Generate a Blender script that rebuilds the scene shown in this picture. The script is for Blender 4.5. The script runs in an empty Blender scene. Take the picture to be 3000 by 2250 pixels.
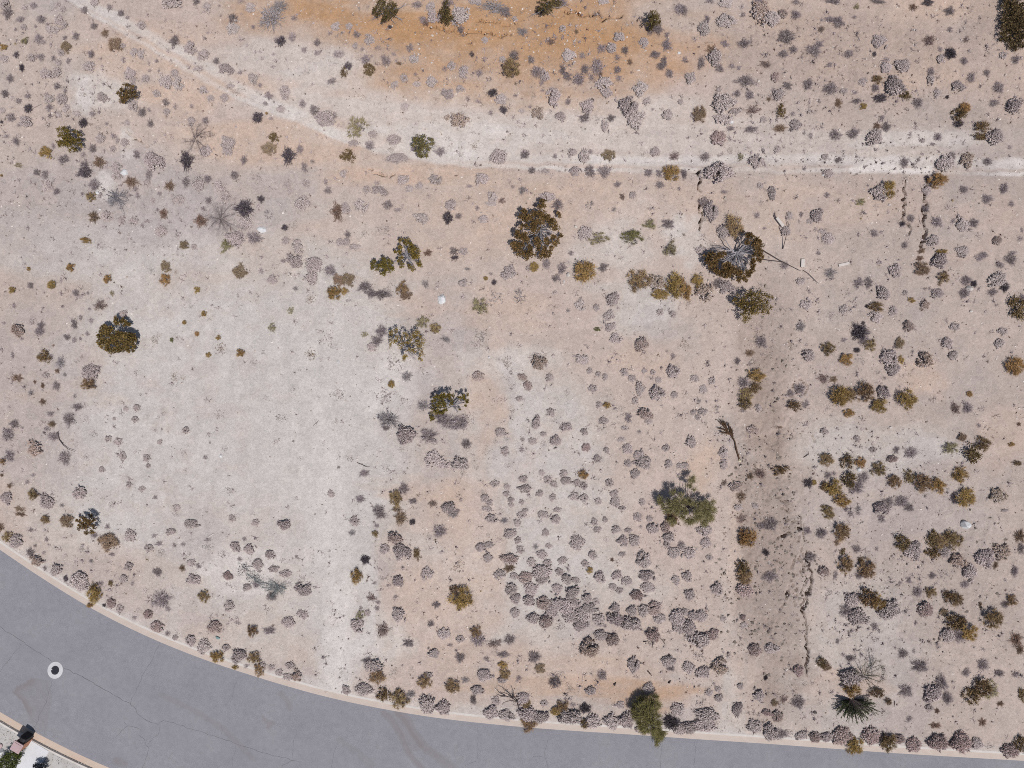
import bpy, math, random
import numpy as np
from mathutils import Vector

scn = bpy.context.scene
# ------------------------------------------------------------------ camera, light, exposure
CAM_H = 56.0                      # drone height in metres
F_PX = 2072.0                     # focal length in photo pixels (3000 x 2250)
CX, CY = 1500.0, 1125.0
cam_d = bpy.data.cameras.new('camera')
cam_d.sensor_fit = 'HORIZONTAL'
cam_d.sensor_width = 36.0
cam_d.lens = 36.0 * F_PX / 3000.0
cam_d.clip_start = 0.5
cam_d.clip_end = 6000
cam = bpy.data.objects.new('camera', cam_d)
scn.collection.objects.link(cam)
cam.location = (0, 0, CAM_H)
cam.rotation_euler = (0, 0, 0)
scn.camera = cam

SUN_ELEV = math.radians(66)
SHX, SHY = -0.55, 0.835           # direction in which shadows fall (photo: up and a little to the left)
world = bpy.data.worlds.new("World")
scn.world = world
world.use_nodes = True
wn = world.node_tree
bg = wn.nodes.get('Background') or wn.nodes.new('ShaderNodeBackground')
wo = wn.nodes.get('World Output') or wn.nodes.new('ShaderNodeOutputWorld')
wn.links.new(bg.outputs[0], wo.inputs[0])
sky = wn.nodes.new('ShaderNodeTexSky')
sky.sky_type = 'NISHITA'
sky.sun_disc = False
sky.sun_elevation = SUN_ELEV
sky.sun_rotation = math.atan2(-SHX, -SHY)
sky.dust_density = 1.5
wn.links.new(sky.outputs[0], bg.inputs[0])
bg.inputs[1].default_value = 0.075
sun_d = bpy.data.lights.new('sun', 'SUN')
sun_d.energy = 4.2
sun_d.angle = math.radians(0.53)
sun_d.color = (1.0, 0.965, 0.945)
sun = bpy.data.objects.new('sun', sun_d)
scn.collection.objects.link(sun)
ln = math.hypot(SHX, SHY)
sun_vec = Vector((SHX / ln * math.cos(SUN_ELEV), SHY / ln * math.cos(SUN_ELEV), -math.sin(SUN_ELEV)))
sun.rotation_euler = sun_vec.to_track_quat('-Z', 'Y').to_euler()
sun.location = (0, 0, 90)
scn.view_settings.view_transform = 'Standard'
scn.view_settings.look = 'None'
scn.view_settings.exposure = 0.0
scn.view_settings.gamma = 1.0
scn.view_settings.use_curve_mapping = False
scn.render.engine = 'CYCLES'
scn.cycles.max_bounces = 5
scn.cycles.diffuse_bounces = 3
scn.cycles.use_denoising = False
scn.cycles.pixel_filter_type = 'BLACKMAN_HARRIS'
scn.cycles.filter_width = 0.95

C = scn.collection
rng = np.random.default_rng(7)
random.seed(7)
TS = 1000.0 / 2212.0

# ------------------------------------------------------------------ noise
def vnoise(x, y, seed):
    x = np.asarray(x, float); y = np.asarray(y, float)
    xi = np.floor(x).astype(np.int64); yi = np.floor(y).astype(np.int64)
    fx = x - xi; fy = y - yi
    fx = fx * fx * (3 - 2 * fx); fy = fy * fy * (3 - 2 * fy)
    def h(a, b):
        v = (a * 374761393 + b * 668265263 + seed * 974634777) & 0x7fffffff
        v = ((v ^ (v >> 13)) * 1274126177) & 0x7fffffff
        v = (v ^ (v >> 16)) & 0xffff
        return v / 65535.0
    return (h(xi, yi) * (1 - fx) + h(xi + 1, yi) * fx) * (1 - fy) + (h(xi, yi + 1) * (1 - fx) + h(xi + 1, yi + 1) * fx) * fy
def fbm(x, y, seed, oct=4):
    t = 0; a = 0.5; n = 0
    for i in range(oct):
        t = t + a * vnoise(x * 2 ** i + 17.3 * i, y * 2 ** i - 9.1 * i, seed + i); n += a; a *= 0.5
    return t / n

# ------------------------------------------------------------------ plan geometry (metres, x right, y up in the photo)
def flat(px, py):
    return ((px - CX) / F_PX * CAM_H, -(py - CY) / F_PX * CAM_H)
EDGE_PX = [(-3000, 60), (-1500, 780), (-800, 1140), (-400, 1360), (-180, 1490), (0, 1609), (90, 1672), (181, 1730), (265, 1781), (362, 1832), (475, 1884), (624, 1942),
           (769, 1988), (886, 2023), (1000, 2052), (1140, 2080), (1271, 2102), (1420, 2119), (1560, 2132), (1720, 2143), (1881, 2153),
           (2000, 2162), (2262, 2179), (2579, 2203), (2841, 2219), (3000, 2228), (3400, 2252), (4200, 2300), (6500, 2440)]
def smooth_line(pts, n):
    pts = np.array(pts, float)
    seg = np.r_[0, np.cumsum(np.hypot(*np.diff(pts, axis=0).T))]
    t = np.linspace(0, seg[-1], n)
    x = np.interp(t, seg, pts[:, 0]); y = np.interp(t, seg, pts[:, 1])
    k = np.ones(9) / 9
    for _ in range(2):
        xe = np.convolve(np.pad(x, 4, mode='edge'), k, 'valid'); ye = np.convolve(np.pad(y, 4, mode='edge'), k, 'valid')
        x[5:-5], y[5:-5] = xe[5:-5], ye[5:-5]
    return np.c_[x, y]
EDGE = smooth_line([flat(*p) for p in EDGE_PX], 700)          # the near edge of the asphalt, along the scrub
dEDGE = np.gradient(EDGE, axis=0); dEDGE /= np.hypot(dEDGE[:, 0], dEDGE[:, 1])[:, None]
NRM = np.c_[dEDGE[:, 1], -dEDGE[:, 0]]                        # points across the road (down in the photo)
ROAD_W = 10.78
def seg_dist(px, py, line, step=1):
    """unsigned distance of points to a polyline and the signed side"""
    best = np.full(px.shape, 1e9); side = np.zeros(px.shape)
    L = line[::step]
    if not np.array_equal(L[-1], line[-1]): L = np.vstack([L, line[-1:]])
    for (ax, ay), (bx, by) in zip(L[:-1], L[1:]):
        dx, dy = bx - ax, by - ay
        q = dx * dx + dy * dy + 1e-12
        t = np.clip(((px - ax) * dx + (py - ay) * dy) / q, 0, 1)
        ex, ey = px - ax - t * dx, py - ay - t * dy
        d = ex * ex + ey * ey
        m = d < best
        best[m] = d[m]; side[m] = np.sign(dx * ey - dy * ex)[m]
    return np.sqrt(best), side
def road_d(x, y):
    """metres from the near asphalt edge; positive into the road"""
    x = np.asarray(x, float); y = np.asarray(y, float)
    d, s = seg_dist(x, y, EDGE, 7)
    return -d * np.where(s == 0, 1, s)
def sstep(a, b, v):
    t = np.clip((v - a) / (b - a), 0, 1); return t * t * (3 - 2 * t)
def gpx(x, y):                                                # back to photo pixels (at ground level)
    return x / CAM_H * F_PX + CX, -y / CAM_H * F_PX + CY
def blob(X, Y, cx, cy, rx, ry, wob=0.35, seed=3):
    nx = (fbm(X / (rx * .7) + 3, Y / (ry * .7) + 1, seed, 3) - .5) * 2 * wob
    r = np.sqrt(((X - cx) / rx) ** 2 + ((Y - cy) / ry) ** 2) + nx
    return np.clip(1.25 - r, 0, 1) ** 1.2 if False else sstep(1.25, .45, r) if False else 1 - sstep(.45, 1.25, r)

# gullies and cracks in the soil (photo pixels), width and depth in metres
def z6(pts): return [(2600 + x / 5.925, 480 + y / 5.925) for x, y in pts]
def t9(pts, ox=2000, oy=1500): return [(ox + x * TS, oy + y * TS) for x, y in pts]
GULLY = [
    (z6([(690, 310), (600, 345), (575, 400), (580, 480), (570, 580)]), .17, .9),
    (z6([(570, 580), (555, 660), (600, 715)]), .07, .25),
    (z6([(605, 730), (545, 830), (585, 900), (560, 980), (575, 1130), (600, 1185), (575, 1290), (572, 1360), (515, 1430), (510, 1470)]), .145, .8),
    (z6([(300, 310), (265, 370), (235, 450), (205, 600), (225, 690), (205, 780), (235, 860), (205, 940), (215, 1030), (270, 1075), (300, 1150), (300, 1270)]), .075, .4),
    (t9([(45, 1125), (100, 1128), (88, 1155)], 2000, 0), .11, .6),
    (t9([(105, 1175), (95, 1215), (92, 1260)], 2000, 0), .08, .4),
    (t9([(95, 1300), (100, 1370), (118, 1410), (105, 1440), (85, 1500)], 2000, 0), .07, .35),
    (t9([(745, 20), (752, 110), (738, 180)]), .06, .25),
    (t9([(800, 240), (790, 300), (812, 380), (825, 460), (800, 520), (792, 600), (770, 640), (775, 690), (800, 770), (785, 860), (802, 920), (798, 1050)]), .085, .4),
    (t9([(670, 490), (655, 540), (660, 570), (630, 610), (620, 650)]), .06, .25),
    (t9([(690, 130), (640, 150), (600, 170), (590, 190)]), .06, .2),
    (t9([(1440, 150), (1500, 160), (1560, 175), (1600, 180), (1640, 155), (1665, 215), (1700, 195), (1780, 185)], 1000, 0), .09, .3),
    (t9([(590, 240), (680, 265), (760, 285), (870, 285), (960, 280), (1020, 305), (1110, 295)], 1000, 0), .07, .2),
    (t9([(880, 205), (1000, 220), (1120, 240)], 1000, 0), .06, .16),
    (t9([(180, 1110), (240, 1135), (280, 1160), (350, 1150)], 1000, 0), .06, .16),
    (t9([(690, 270), (700, 330), (690, 370), (720, 400)]), .05, .10),
    (t9([(760, 230), (772, 300), (765, 380), (790, 420), (780, 470)]), .05, .10),
    (t9([(740, 280), (752, 340), (745, 400)]), .05, .10),
    (t9([(680, 120), (655, 150), (640, 155)]), .05, .10),
    (t9([(720, 470), (735, 520), (720, 560), (730, 600)]), .05, .10),
    (t9([(640, 40), (690, 60), (710, 50)]), .05, .10),
    (t9([(810, 470), (790, 530), (800, 580)]), .05, .10),
    (t9([(700, 20), (660, 60), (670, 110)]), .05, .10),
    (t9([(780, 60), (770, 120), (785, 170)]), .05, .10),
    (t9([(600, 160), (640, 140)]), .05, .10),
    (t9([(770, 430), (755, 500), (775, 560), (760, 610)]), .05, .10),
    (t9([(820, 380), (835, 440), (815, 500)]), .05, .10),
    (t9([(680, 430), (700, 480)]), .05, .10),
    (t9([(570, 740), (600, 750)]), .05, .10),
    (t9([(720, 690), (750, 700)]), .05, .10),
    (t9([(700, 830), (680, 880), (700, 930)], 2000, 750), .05, .09),
    (t9([(740, 800), (790, 850), (780, 900)], 2000, 750), .05, .09),
    (t9([(680, 550), (700, 580), (690, 610)], 2000, 750), .05, .09),
    (t9([(600, 1560), (640, 1590), (690, 1580)], 2000, 750), .05, .09),
    (t9([(620, 1630), (680, 1650)], 2000, 750), .05, .09),
    (t9([(420, 1390), (470, 1400)], 2000, 750), .05, .09),
    (t9([(820, 1160), (835, 1210)], 2000, 750), .05, .09),
    (t9([(870, 870), (900, 920), (950, 945), (990, 965)], 0, 0), .05, .14),
]
GULLY_W = [(np.array([flat(*p) for p in pts]), w, d) for pts, w, d in GULLY]
TRACK_A = [flat(*p) for p in [(-200, -150), (100, -60), (240, 5), (310, 50), (400, 100), (500, 150), (600, 205), (700, 265), (800, 325), (900, 360), (1000, 400), (1100, 440), (1200, 462), (1350, 470), (1500, 466), (1700, 474), (1850, 480), (2100, 478), (2300, 478), (2500, 482), (2650, 486), (2800, 484), (3000, 490), (3300, 495)]]
TRACK_B = [flat(*p) for p in [(160, -40), (215, 20), (330, 85), (460, 160), (640, 268), (780, 335), (900, 372), (1000, 420), (1120, 455), (1260, 480), (1400, 493), (1600, 500), (1850, 506), (2050, 508), (2250, 510), (2450, 510), (2600, 505), (2760, 512), (3000, 518), (3300, 520)]]
TRACK_A = smooth_line(TRACK_A, 160); TRACK_B = smooth_line(TRACK_B, 160)

def terrain(x, y, fine=True):
    x = np.asarray(x, float); y = np.asarray(y, float)
    d = road_d(x, y)
    n = np.clip(-d, 0, 400)
    far = np.clip(d - ROAD_W, 0, 400)
    z = 0.135 + 0.012 * np.minimum(n, 60) - 0.02 * np.minimum(far, 40) * 0.2
    z = z + sstep(15.5, 26, y) * 1.1 + sstep(60, 400, np.hypot(x, y)) * 12 * (fbm(x / 90, y / 90, 71, 3) - .3)
    wild = sstep(0.7, 3.0, n)
    z = z + wild * ((fbm(x / 7, y / 7, 11, 3) - .5) * .5)
    px, py = gpx(x, y)
    lot = np.maximum(np.maximum(blob(px, py, 640, 1240, 460, 430), blob(px, py, 1000, 1760, 120, 420)), np.maximum(blob(px, py, 1650, 380, 620, 90), blob(px, py, 1650, 1480, 330, 420) * .6))
    rough = np.clip(blob(px, py, 2240, 1450, 130, 560, seed=5) * 1.0 + .6 * blob(px, py, 2790, 1780, 330, 330, seed=8) + .5 * blob(px, py, 2500, 250, 520, 230, seed=9), 0, 1)
    if fine:
        amp = (0.045 * (1 - .75 * lot) + .05 * rough) * wild
        z = z + amp * (fbm(x / 1.1, y / 1.1, 21, 3) - .5) * 1.6 + wild * (1 - .7 * lot) * .030 * (fbm(x / .33, y / .33, 31, 2) - .5)
        rg = np.abs(fbm(x / .45, y / .8, 41, 3) - .5) * 2
        z = z - rough * wild * .12 * np.clip(.16 - rg, 0, 1) / .16 * (fbm(x / 1.7, y / 1.7, 43, 2) > .5) + rough * wild * .05 * (fbm(x / .22, y / .22, 47, 2) - .5)
        for line in (TRACK_A, TRACK_B):
            dd, _ = seg_dist(x, y, line, 2)
            z = z - .04 * np.exp(-(dd / .25) ** 2)
        for pts, w, dp in GULLY_W:
            x0, y0 = pts.min(0) - 1.2; x1, y1 = pts.max(0) + 1.2
            m = (x > x0) & (x < x1) & (y > y0) & (y < y1)
            if m.any():
                xs, ys = x[m], y[m]
                jx = (fbm(xs / .3, ys / .3, 51, 3) - .5) * .5 + (fbm(xs / 1.1, ys / 1.1, 53, 2) - .5) * .4; jy = (fbm(xs / .3, ys / .3, 57, 3) - .5) * .4
                dd, _ = seg_dist(xs + jx, ys + jy, pts)
                ww = w * (.20 + 1.0 * fbm(xs / .7, ys / .7, 61, 3))
                z[m] = z[m] - dp * 4.5 * (1 - sstep(.8, 1.15, dd / ww))
    z = np.where((d > -0.50) & (d < ROAD_W + 0.50), -0.25, z)
    return z
_gx = np.arange(-62, 62.01, .25); _gy = np.arange(-47, 47.01, .25)
_X, _Y = np.meshgrid(_gx, _gy)
_d = road_d(_X.ravel(), _Y.ravel())
HGRID = np.where((_d > -.5) & (_d < ROAD_W + .5), .02, terrain(_X.ravel(), _Y.ravel(), False)).reshape(_X.shape)
def height(x, y):
    u = np.clip((x + 62) / .25, 0, len(_gx) - 1.001); v = np.clip((y + 47) / .25, 0, len(_gy) - 1.001)
    i = u.astype(int); j = v.astype(int); u = u - i; v = v - j
    return (HGRID[j, i] * (1 - u) + HGRID[j, i + 1] * u) * (1 - v) + (HGRID[j + 1, i] * (1 - u) + HGRID[j + 1, i + 1] * u) * v
def at(px, py, h=0.0):
    """world point that lies h metres above the ground and is seen at photo pixel (px, py)"""
    px = np.atleast_1d(np.asarray(px, float)); py = np.atleast_1d(np.asarray(py, float)); h = np.broadcast_to(np.asarray(h, float), px.shape)
    z = np.zeros(px.shape)
    for _ in range(3):
        k = (CAM_H - z - h) / F_PX
        x = (px - CX) * k; y = -(py - CY) * k
        z = height(x, y)
    return np.c_[x, y, z + h]
def at1(px, py, h=0.0): return Vector(at([px], [py], h)[0])

# ------------------------------------------------------------------ materials
def mat(name, rough=0.95, spec=0.15):
    m = bpy.data.materials.new(name); m.use_nodes = True
    nt = m.node_tree; b = nt.nodes['Principled BSDF']
    b.inputs['Roughness'].default_value = rough
    b.inputs['Specular IOR Level'].default_value = spec
    return m, nt, b
def N(nt, kind, **kw):
    n = nt.nodes.new(kind)
    for k, v in kw.items(): setattr(n, k, v)
    return n
def mixc(nt, a, b, f, blend='MIX'):
    n = nt.nodes.new('ShaderNodeMix'); n.data_type = 'RGBA'; n.blend_type = blend
    for sock, v in ((n.inputs[0], f), (n.inputs[6], a), (n.inputs[7], b)):
        if isinstance(v, (int, float)): sock.default_value = v
        elif isinstance(v, tuple): sock.default_value = (*v, 1) if len(v) == 3 else v
        else: nt.links.new(v, sock)
    return n.outputs[2]
def ramp(nt, f, stops):
    n = nt.nodes.new('ShaderNodeValToRGB')
    while len(n.color_ramp.elements) < len(stops): n.color_ramp.elements.new(.5)
    for e, (p, c) in zip(n.color_ramp.elements, stops):
        e.position = p; e.color = (c, c, c, 1) if isinstance(c, (int, float)) else (*c, 1)
    nt.links.new(f, n.inputs[0]); return n.outputs[0]
def noise(nt, vec, scale, detail=3, rough=.6, dist=0):
    n = nt.nodes.new('ShaderNodeTexNoise')
    n.inputs['Scale'].default_value = scale; n.inputs['Detail'].default_value = detail; n.inputs['Roughness'].default_value = rough; n.inputs['Distortion'].default_value = dist
    nt.links.new(vec, n.inputs['Vector']); return n.outputs[0]
def foliage(name, ca, cb, vary=.16, hue=.015, trans=0.0):
    """leaf or twig colour between ca and cb by the piece's own tone, each plant a little lighter or darker"""
    m, nt, b = mat(name, .9, .1)
    at_ = N(nt, 'ShaderNodeAttribute', attribute_name='tone')
    oi = N(nt, 'ShaderNodeObjectInfo')
    col = mixc(nt, ca, cb, at_.outputs['Fac'])
    hsv = nt.nodes.new('ShaderNodeHueSaturation')
    mr = N(nt, 'ShaderNodeMapRange'); mr.inputs[3].default_value = 1 - vary; mr.inputs[4].default_value = 1 + vary
    nt.links.new(oi.outputs['Random'], mr.inputs[0]); nt.links.new(mr.outputs[0], hsv.inputs['Value'])
    wn_ = N(nt, 'ShaderNodeTexWhiteNoise', noise_dimensions='1D'); nt.links.new(oi.outputs['Random'], wn_.inputs['W'])
    mh = N(nt, 'ShaderNodeMapRange'); mh.inputs[3].default_value = .5 - hue; mh.inputs[4].default_value = .5 + hue
    nt.links.new(wn_.outputs[0], mh.inputs[0]); nt.links.new(mh.outputs[0], hsv.inputs['Hue'])
    nt.links.new(col, hsv.inputs['Color']); nt.links.new(hsv.outputs[0], b.inputs['Base Color'])
    return m
def plain(name, col, var=.12, scale=6, rough=.9, bump=0, bscale=40):
    m, nt, b = mat(name, rough, .2)
    tc = N(nt, 'ShaderNodeNewGeometry')
    f = noise(nt, tc.outputs['Position'], scale, 4)
    c = mixc(nt, tuple(v * (1 - var) for v in col), tuple(v * (1 + var) for v in col), ramp(nt, f, [(.3, 0), (.7, 1)]))
    nt.links.new(c, b.inputs['Base Color'])
    if bump:
        bn = nt.nodes.new('ShaderNodeBump'); bn.inputs['Strength'].default_value = bump; bn.inputs['Distance'].default_value = .02
        nt.links.new(noise(nt, tc.outputs['Position'], bscale, 3), bn.inputs['Height']); nt.links.new(bn.outputs[0], b.inputs['Normal'])
    return m

# ------------------------------------------------------------------ mesh helpers
class MB:
    def __init__(s): s.v = []; s.f = []; s.m = []; s.t = []; s.n = 0
    def add(s, verts, faces, mi=0, tone=.5):
        o = s.n; s.v.extend(map(tuple, verts)); s.n += len(verts)
        for f in faces:
            s.f.append(tuple(i + o for i in f)); s.m.append(mi); s.t.append(tone)
    def merge(s, o, mi=None):
        k = s.n; s.v.extend(o.v); s.n += o.n
        s.f.extend(tuple(i + k for i in f) for f in o.f); s.m.extend(o.m if mi is None else [mi] * len(o.f)); s.t.extend(o.t)
        return s
    def mesh(s, name, mats, smooth=False):
        me = bpy.data.meshes.new(name); me.from_pydata(s.v, [], s.f)
        for m in mats: me.materials.append(m)
        if len(mats) > 1: me.polygons.foreach_set('material_index', s.m)
        a = me.attributes.new('tone', 'FLOAT', 'FACE'); a.data.foreach_set('value', s.t)
        if smooth: me.polygons.foreach_set('use_smooth', [True] * len(s.f))
        me.update(); return me
def link(name, me, parent=None, loc=None):
    o = bpy.data.objects.new(name, me); C.objects.link(o)
    if parent is not None: o.parent = parent
    if loc is not None: o.location = loc
    return o
def tag(o, label, cat, group=None):
    o['label'] = label; o['category'] = cat
    if group: o['group'] = group
    return o
def structure(o, kind='structure'): o['kind'] = kind; return o
OCT = [(1, 0, 0), (-1, 0, 0), (0, 1, 0), (0, -1, 0), (0, 0, 1), (0, 0, -1)]
OCTF = [(0, 2, 4), (2, 1, 4), (1, 3, 4), (3, 0, 4), (2, 0, 5), (1, 2, 5), (3, 1, 5), (0, 3, 5)]
def lump(mb, c, r, tone, mi=0, R=None, sq=1.0):
    """small irregular leafy or stony lump"""
    R = R or random
    a = R.random() * 6.28; ca, sa = math.cos(a), math.sin(a)
    vs = []
    for x, y, z in OCT:
        k = r * R.uniform(.65, 1.3)
        X, Y, Z = x * k, y * k, z * k * sq
        X, Z = X * .8 + Z * .6 * (1 if R.random() < .5 else -1) * .6, Z
        vs.append((c[0] + X * ca - Y * sa, c[1] + X * sa + Y * ca, c[2] + Z))
    mb.add(vs, OCTF, mi, tone)
def blade(mb, p, q, w, tone, mi=0):
    """thin tapering twig or leaf blade from p to q"""
    p = Vector(p); q = Vector(q); d = q - p
    s = d.cross(Vector((random.uniform(-1, 1), random.uniform(-1, 1), random.uniform(-1, 1))))
    if s.length < 1e-6: return
    s = s.normalized() * w
    mb.add([p - s, p + s, q + s * .25, q - s * .25], [(0, 1, 2, 3)], mi, tone)
def tube(mb, pts, radii, tone=.5, mi=0, sides=4):
    rings = []
    pts = [Vector(p) for p in pts]; base = mb.n; vs = []; fs = []
    for i, p in enumerate(pts):
        d = (pts[min(i + 1, len(pts) - 1)] - pts[max(i - 1, 0)]).normalized()
        u = d.cross(Vector((0.2, .13, 1))); u = u.normalized() if u.length > 1e-5 else Vector((1, 0, 0)); v = d.cross(u)
        for k in range(sides):
            a = 2 * math.pi * k / sides
            vs.append(p + (u * math.cos(a) + v * math.sin(a)) * radii[i])
    for i in range(len(pts) - 1):
        for k in range(sides):
            k2 = (k + 1) % sides
            fs.append((i * sides + k, i * sides + k2, (i + 1) * sides + k2, (i + 1) * sides + k))
    fs.append(tuple(range(sides - 1, -1, -1))); fs.append(tuple((len(pts) - 1) * sides + k for k in range(sides)))
    mb.add(vs, fs, mi, tone)
def rnd_dir(zmin=-.2):
    while True:
        v = Vector((random.gauss(0, 1), random.gauss(0, 1), random.gauss(0, 1))).normalized()
        if v.z > zmin: return v
# ------------------------------------------------------------------ ground sheet
def axis(lo, hi, fine, bands, outer):
    pts = []
    v = lo
    while v < hi:
        pts.append(v)
        v += next((s for a, b, s in bands if a <= v <= b), fine)
    out = [hi]; st = .3
    while out[-1] < outer: out.append(out[-1] + st); st *= 1.28
    neg = [lo]; st = .3
    while neg[-1] > -outer: neg.append(neg[-1] - st); st *= 1.28
    return np.array(neg[:0:-1] + pts + out)
gx = lambda px: (px - CX) / F_PX * CAM_H
xs = axis(-42, 42, .105, [(gx(2628), gx(2655), .05), (gx(2682), gx(2706), .04), (gx(2034), gx(2052), .05), (gx(2335), gx(2376), .06)], 2500)
ys = axis(-32, 32, .105, [], 2500)
GX, GY = np.meshgrid(xs, ys)
gxf, gyf = GX.ravel(), GY.ravel()
gz = terrain(gxf, gyf)
nx, ny = len(xs), len(ys)
PX, PY = gpx(gxf, gyf)

BEIGE = np.array([.400, .328, .282]); PALE = np.array([.432, .400, .372]); ORANGE = np.array([.36, .208, .105]); PEACH = np.array([.430, .322, .255])
CHALK = np.array([.500, .462, .430]); SHELL = np.array([.445, .388, .350]); BROWN = np.array([.272, .213, .178]); DARK = np.array([.305, .252, .226]); GREY = np.array([.345, .305, .290]); PINK = np.array([.405, .326, .288])
col = np.tile(BEIGE, (len(gxf), 1))
def paint(c, w):
    global col
    w = np.clip(w, 0, 1)[:, None]; col = col * (1 - w) + c * w
big = fbm(gxf / 6, gyf / 6, 101, 4)
paint(PINK, (big - .5) * 3); paint(GREY, (.47 - big) * 3)
SOIL = [
    (DARK, .42, 2760, 1200, 620, 1500), (DARK, .25, 2700, 250, 700, 420), (DARK, .25, 80, 900, 260, 700),
    (PALE, .95, 640, 1240, 480, 430), (PALE, .7, 420, 720, 420, 150), (PALE, .9, 1000, 1780, 110, 420), (CHALK, .75, 985, 1820, 60, 330), (PALE, .6, 950, 1250, 300, 500), (PALE, .6, 1000, 1060, 220, 330), (PALE, .7, 1620, 1480, 330, 430),
    (PALE, .6, 1500, 1720, 330, 190), (SHELL, .85, 1650, 390, 480, 75), (SHELL, .9, 1100, 320, 420, 90), (SHELL, .7, 780, 200, 330, 90), (CHALK, .45, 1250, 415, 330, 40), (SHELL, .6, 2450, 440, 620, 45), (PALE, .5, 2140, 1900, 60, 400), (PALE, .5, 2560, 1330, 220, 110), (PALE, .4, 2500, 1900, 200, 250),
    (PALE, .5, 1870, 900, 160, 100), (GREY, .6, 250, 560, 330, 190), (GREY, .5, 620, 620, 300, 150), (GREY, .35, 350, 1750, 300, 150), (PALE, .5, 700, 1750, 220, 200),
    (ORANGE, .6, 1450, 130, 560, 140), (ORANGE, .4, 1350, 60, 620, 110), (ORANGE, .55, 1690, 150, 210, 95), (ORANGE, .6, 1290, 115, 240, 50), (ORANGE, .5, 1650, 240, 400, 110), (ORANGE, .6, 950, 20, 110, 60),
    (ORANGE, .4, 900, 45, 260, 70), (PEACH, .8, 1180, 520, 300, 40), (PEACH, .7, 820, 430, 260, 80), (PEACH, .7, 620, 290, 200, 60), (PEACH, .7, 420, 190, 180, 60), (PEACH, .5, 500, 130, 200, 50),
    (PEACH, .55, 1400, 620, 420, 120), (PEACH, .5, 1850, 580, 300, 100), (PEACH, .45, 1250, 1430, 190, 45), (PEACH, .5, 1330, 1720, 170, 230), (PEACH, .6, 1430, 1190, 80, 160), (PEACH, .45, 1420, 900, 250, 60),
    (ORANGE, .45, 1880, 2030, 170, 45), (ORANGE, .3, 1700, 2010, 300, 40), (PEACH, .5, 1650, 1960, 350, 80), (PEACH, .6, 2060, 1360, 75, 90), (PEACH, .6, 2700, 1120, 70, 70), (PEACH, .8, 2560, 160, 330, 170), (PEACH, .6, 2850, 150, 250, 200), (PEACH, .5, 2400, 60, 300, 90), (BROWN, .35, 2400, 200, 250, 110), (BROWN, .35, 2900, 100, 130, 130), (PEACH, .45, 2230, 130, 200, 90), (PEACH, .4, 2900, 120, 120, 200),
    (PEACH, .4, 2350, 600, 300, 100), (PEACH, .35, 2850, 620, 200, 120), (PEACH, .4, 1850, 1050, 130, 70), (PEACH, .4, 180, 1150, 170, 60), (PEACH, .5, 2450, 2010, 140, 60), (PEACH, .4, 2150, 1700, 40, 300), (PEACH, .35, 2930, 1260, 90, 120),
    (BROWN, .75, 2245, 1380, 95, 540), (BROWN, .75, 2270, 1720, 125, 310), (BROWN, .4, 2230, 1020, 80, 200), (DARK, .45, 2260, 1760, 130, 260), (DARK, .4, 2800, 1720, 300, 260), (DARK, .35, 2500, 240, 430, 190), (DARK, .3, 2900, 300, 160, 240), (DARK, .35, 2260, 960, 90, 150), (GREY, .4, 2600, 1500, 320, 120), (GREY, .4, 120, 1180, 160, 300), (DARK, .25, 2700, 2080, 400, 120),
    (CHALK, .5, 330, 290, 120, 60), (CHALK, .8, 318, 548, 34, 44), (CHALK, .6, 275, 300, 26, 40), (CHALK, .5, 385, 415, 24, 60), (CHALK, .55, 1160, 1150, 110, 120), (CHALK, .45, 960, 1480, 70, 200), (CHALK, .6, 700, 1680, 120, 70), (CHALK, .5, 1110, 1900, 100, 100), (CHALK, .5, 2010, 710, 60, 70), (CHALK, .4, 1830, 700, 150, 120), (CHALK, .35, 1500, 1050, 200, 60), (CHALK, .4, 2690, 420, 200, 30),
    (CHALK, .25, 1150, 50, 200, 30), (CHALK, .3, 980, 240, 120, 50),
]
for i, (c, w, cx, cy, rx, ry) in enumerate(SOIL):
    m = (np.abs(PX - cx) < rx * 2) & (np.abs(PY - cy) < ry * 2)
    wv = np.zeros(len(gxf)); wv[m] = w * blob(PX[m], PY[m], cx, cy, rx, ry, .75, 200 + i) * np.clip(.35 + 1.3 * fbm(gxf[m] / 1.6, gyf[m] / 1.1, 300 + i, 4) + .5 * (fbm(gxf[m] / .4, gyf[m] / .4, 350 + i, 2) - .5), 0, 1.25)
    paint(c, wv)
for line, w, k in ((TRACK_A, .30, .95), (TRACK_B, .13, .9)):
    jx = (fbm(gxf / 1.5, gyf / 1.5, 401, 3) - .5) * .5; jy = (fbm(gxf / 1.5, gyf / 1.5, 407, 3) - .5) * .45
    dd, _ = seg_dist(gxf + jx, gyf + jy, line, 2)
    paint(CHALK * 1.0, .82 * k * (1 - sstep(w * .5, w * 1.9, dd)) * (.15 + 1.25 * fbm(gxf / 3.5, gyf / 1.5, 411, 3)))
jx = (fbm(gxf / 2.2, gyf / 1, 421, 3) - .5) * 2
dd, _ = seg_dist(gxf + jx * .2, gyf + jx * .5, np.array([flat(2490, 500), flat(2600, 502), flat(2710, 505)]))
paint(CHALK * 1.12, .7 * (1 - sstep(.15, .5, dd)))
rd = road_d(gxf, gyf)
paint(CHALK * .92, .55 * (1 - sstep(.6, 1.7, -rd + 1.0 * (fbm(gxf / .8, gyf / .8, 431, 3) - .5))))
wash = fbm(gxf / .55 + .5 * fbm(gxf / 2, gyf / 2, 447, 2), gyf / 2.8, 449, 3)
col *= (1 + .09 * (wash - .5))[:, None]
mott = fbm(gxf / .5, gyf / .5, 441, 3)
col *= (1 + .22 * (mott - .5))[:, None]

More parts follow.
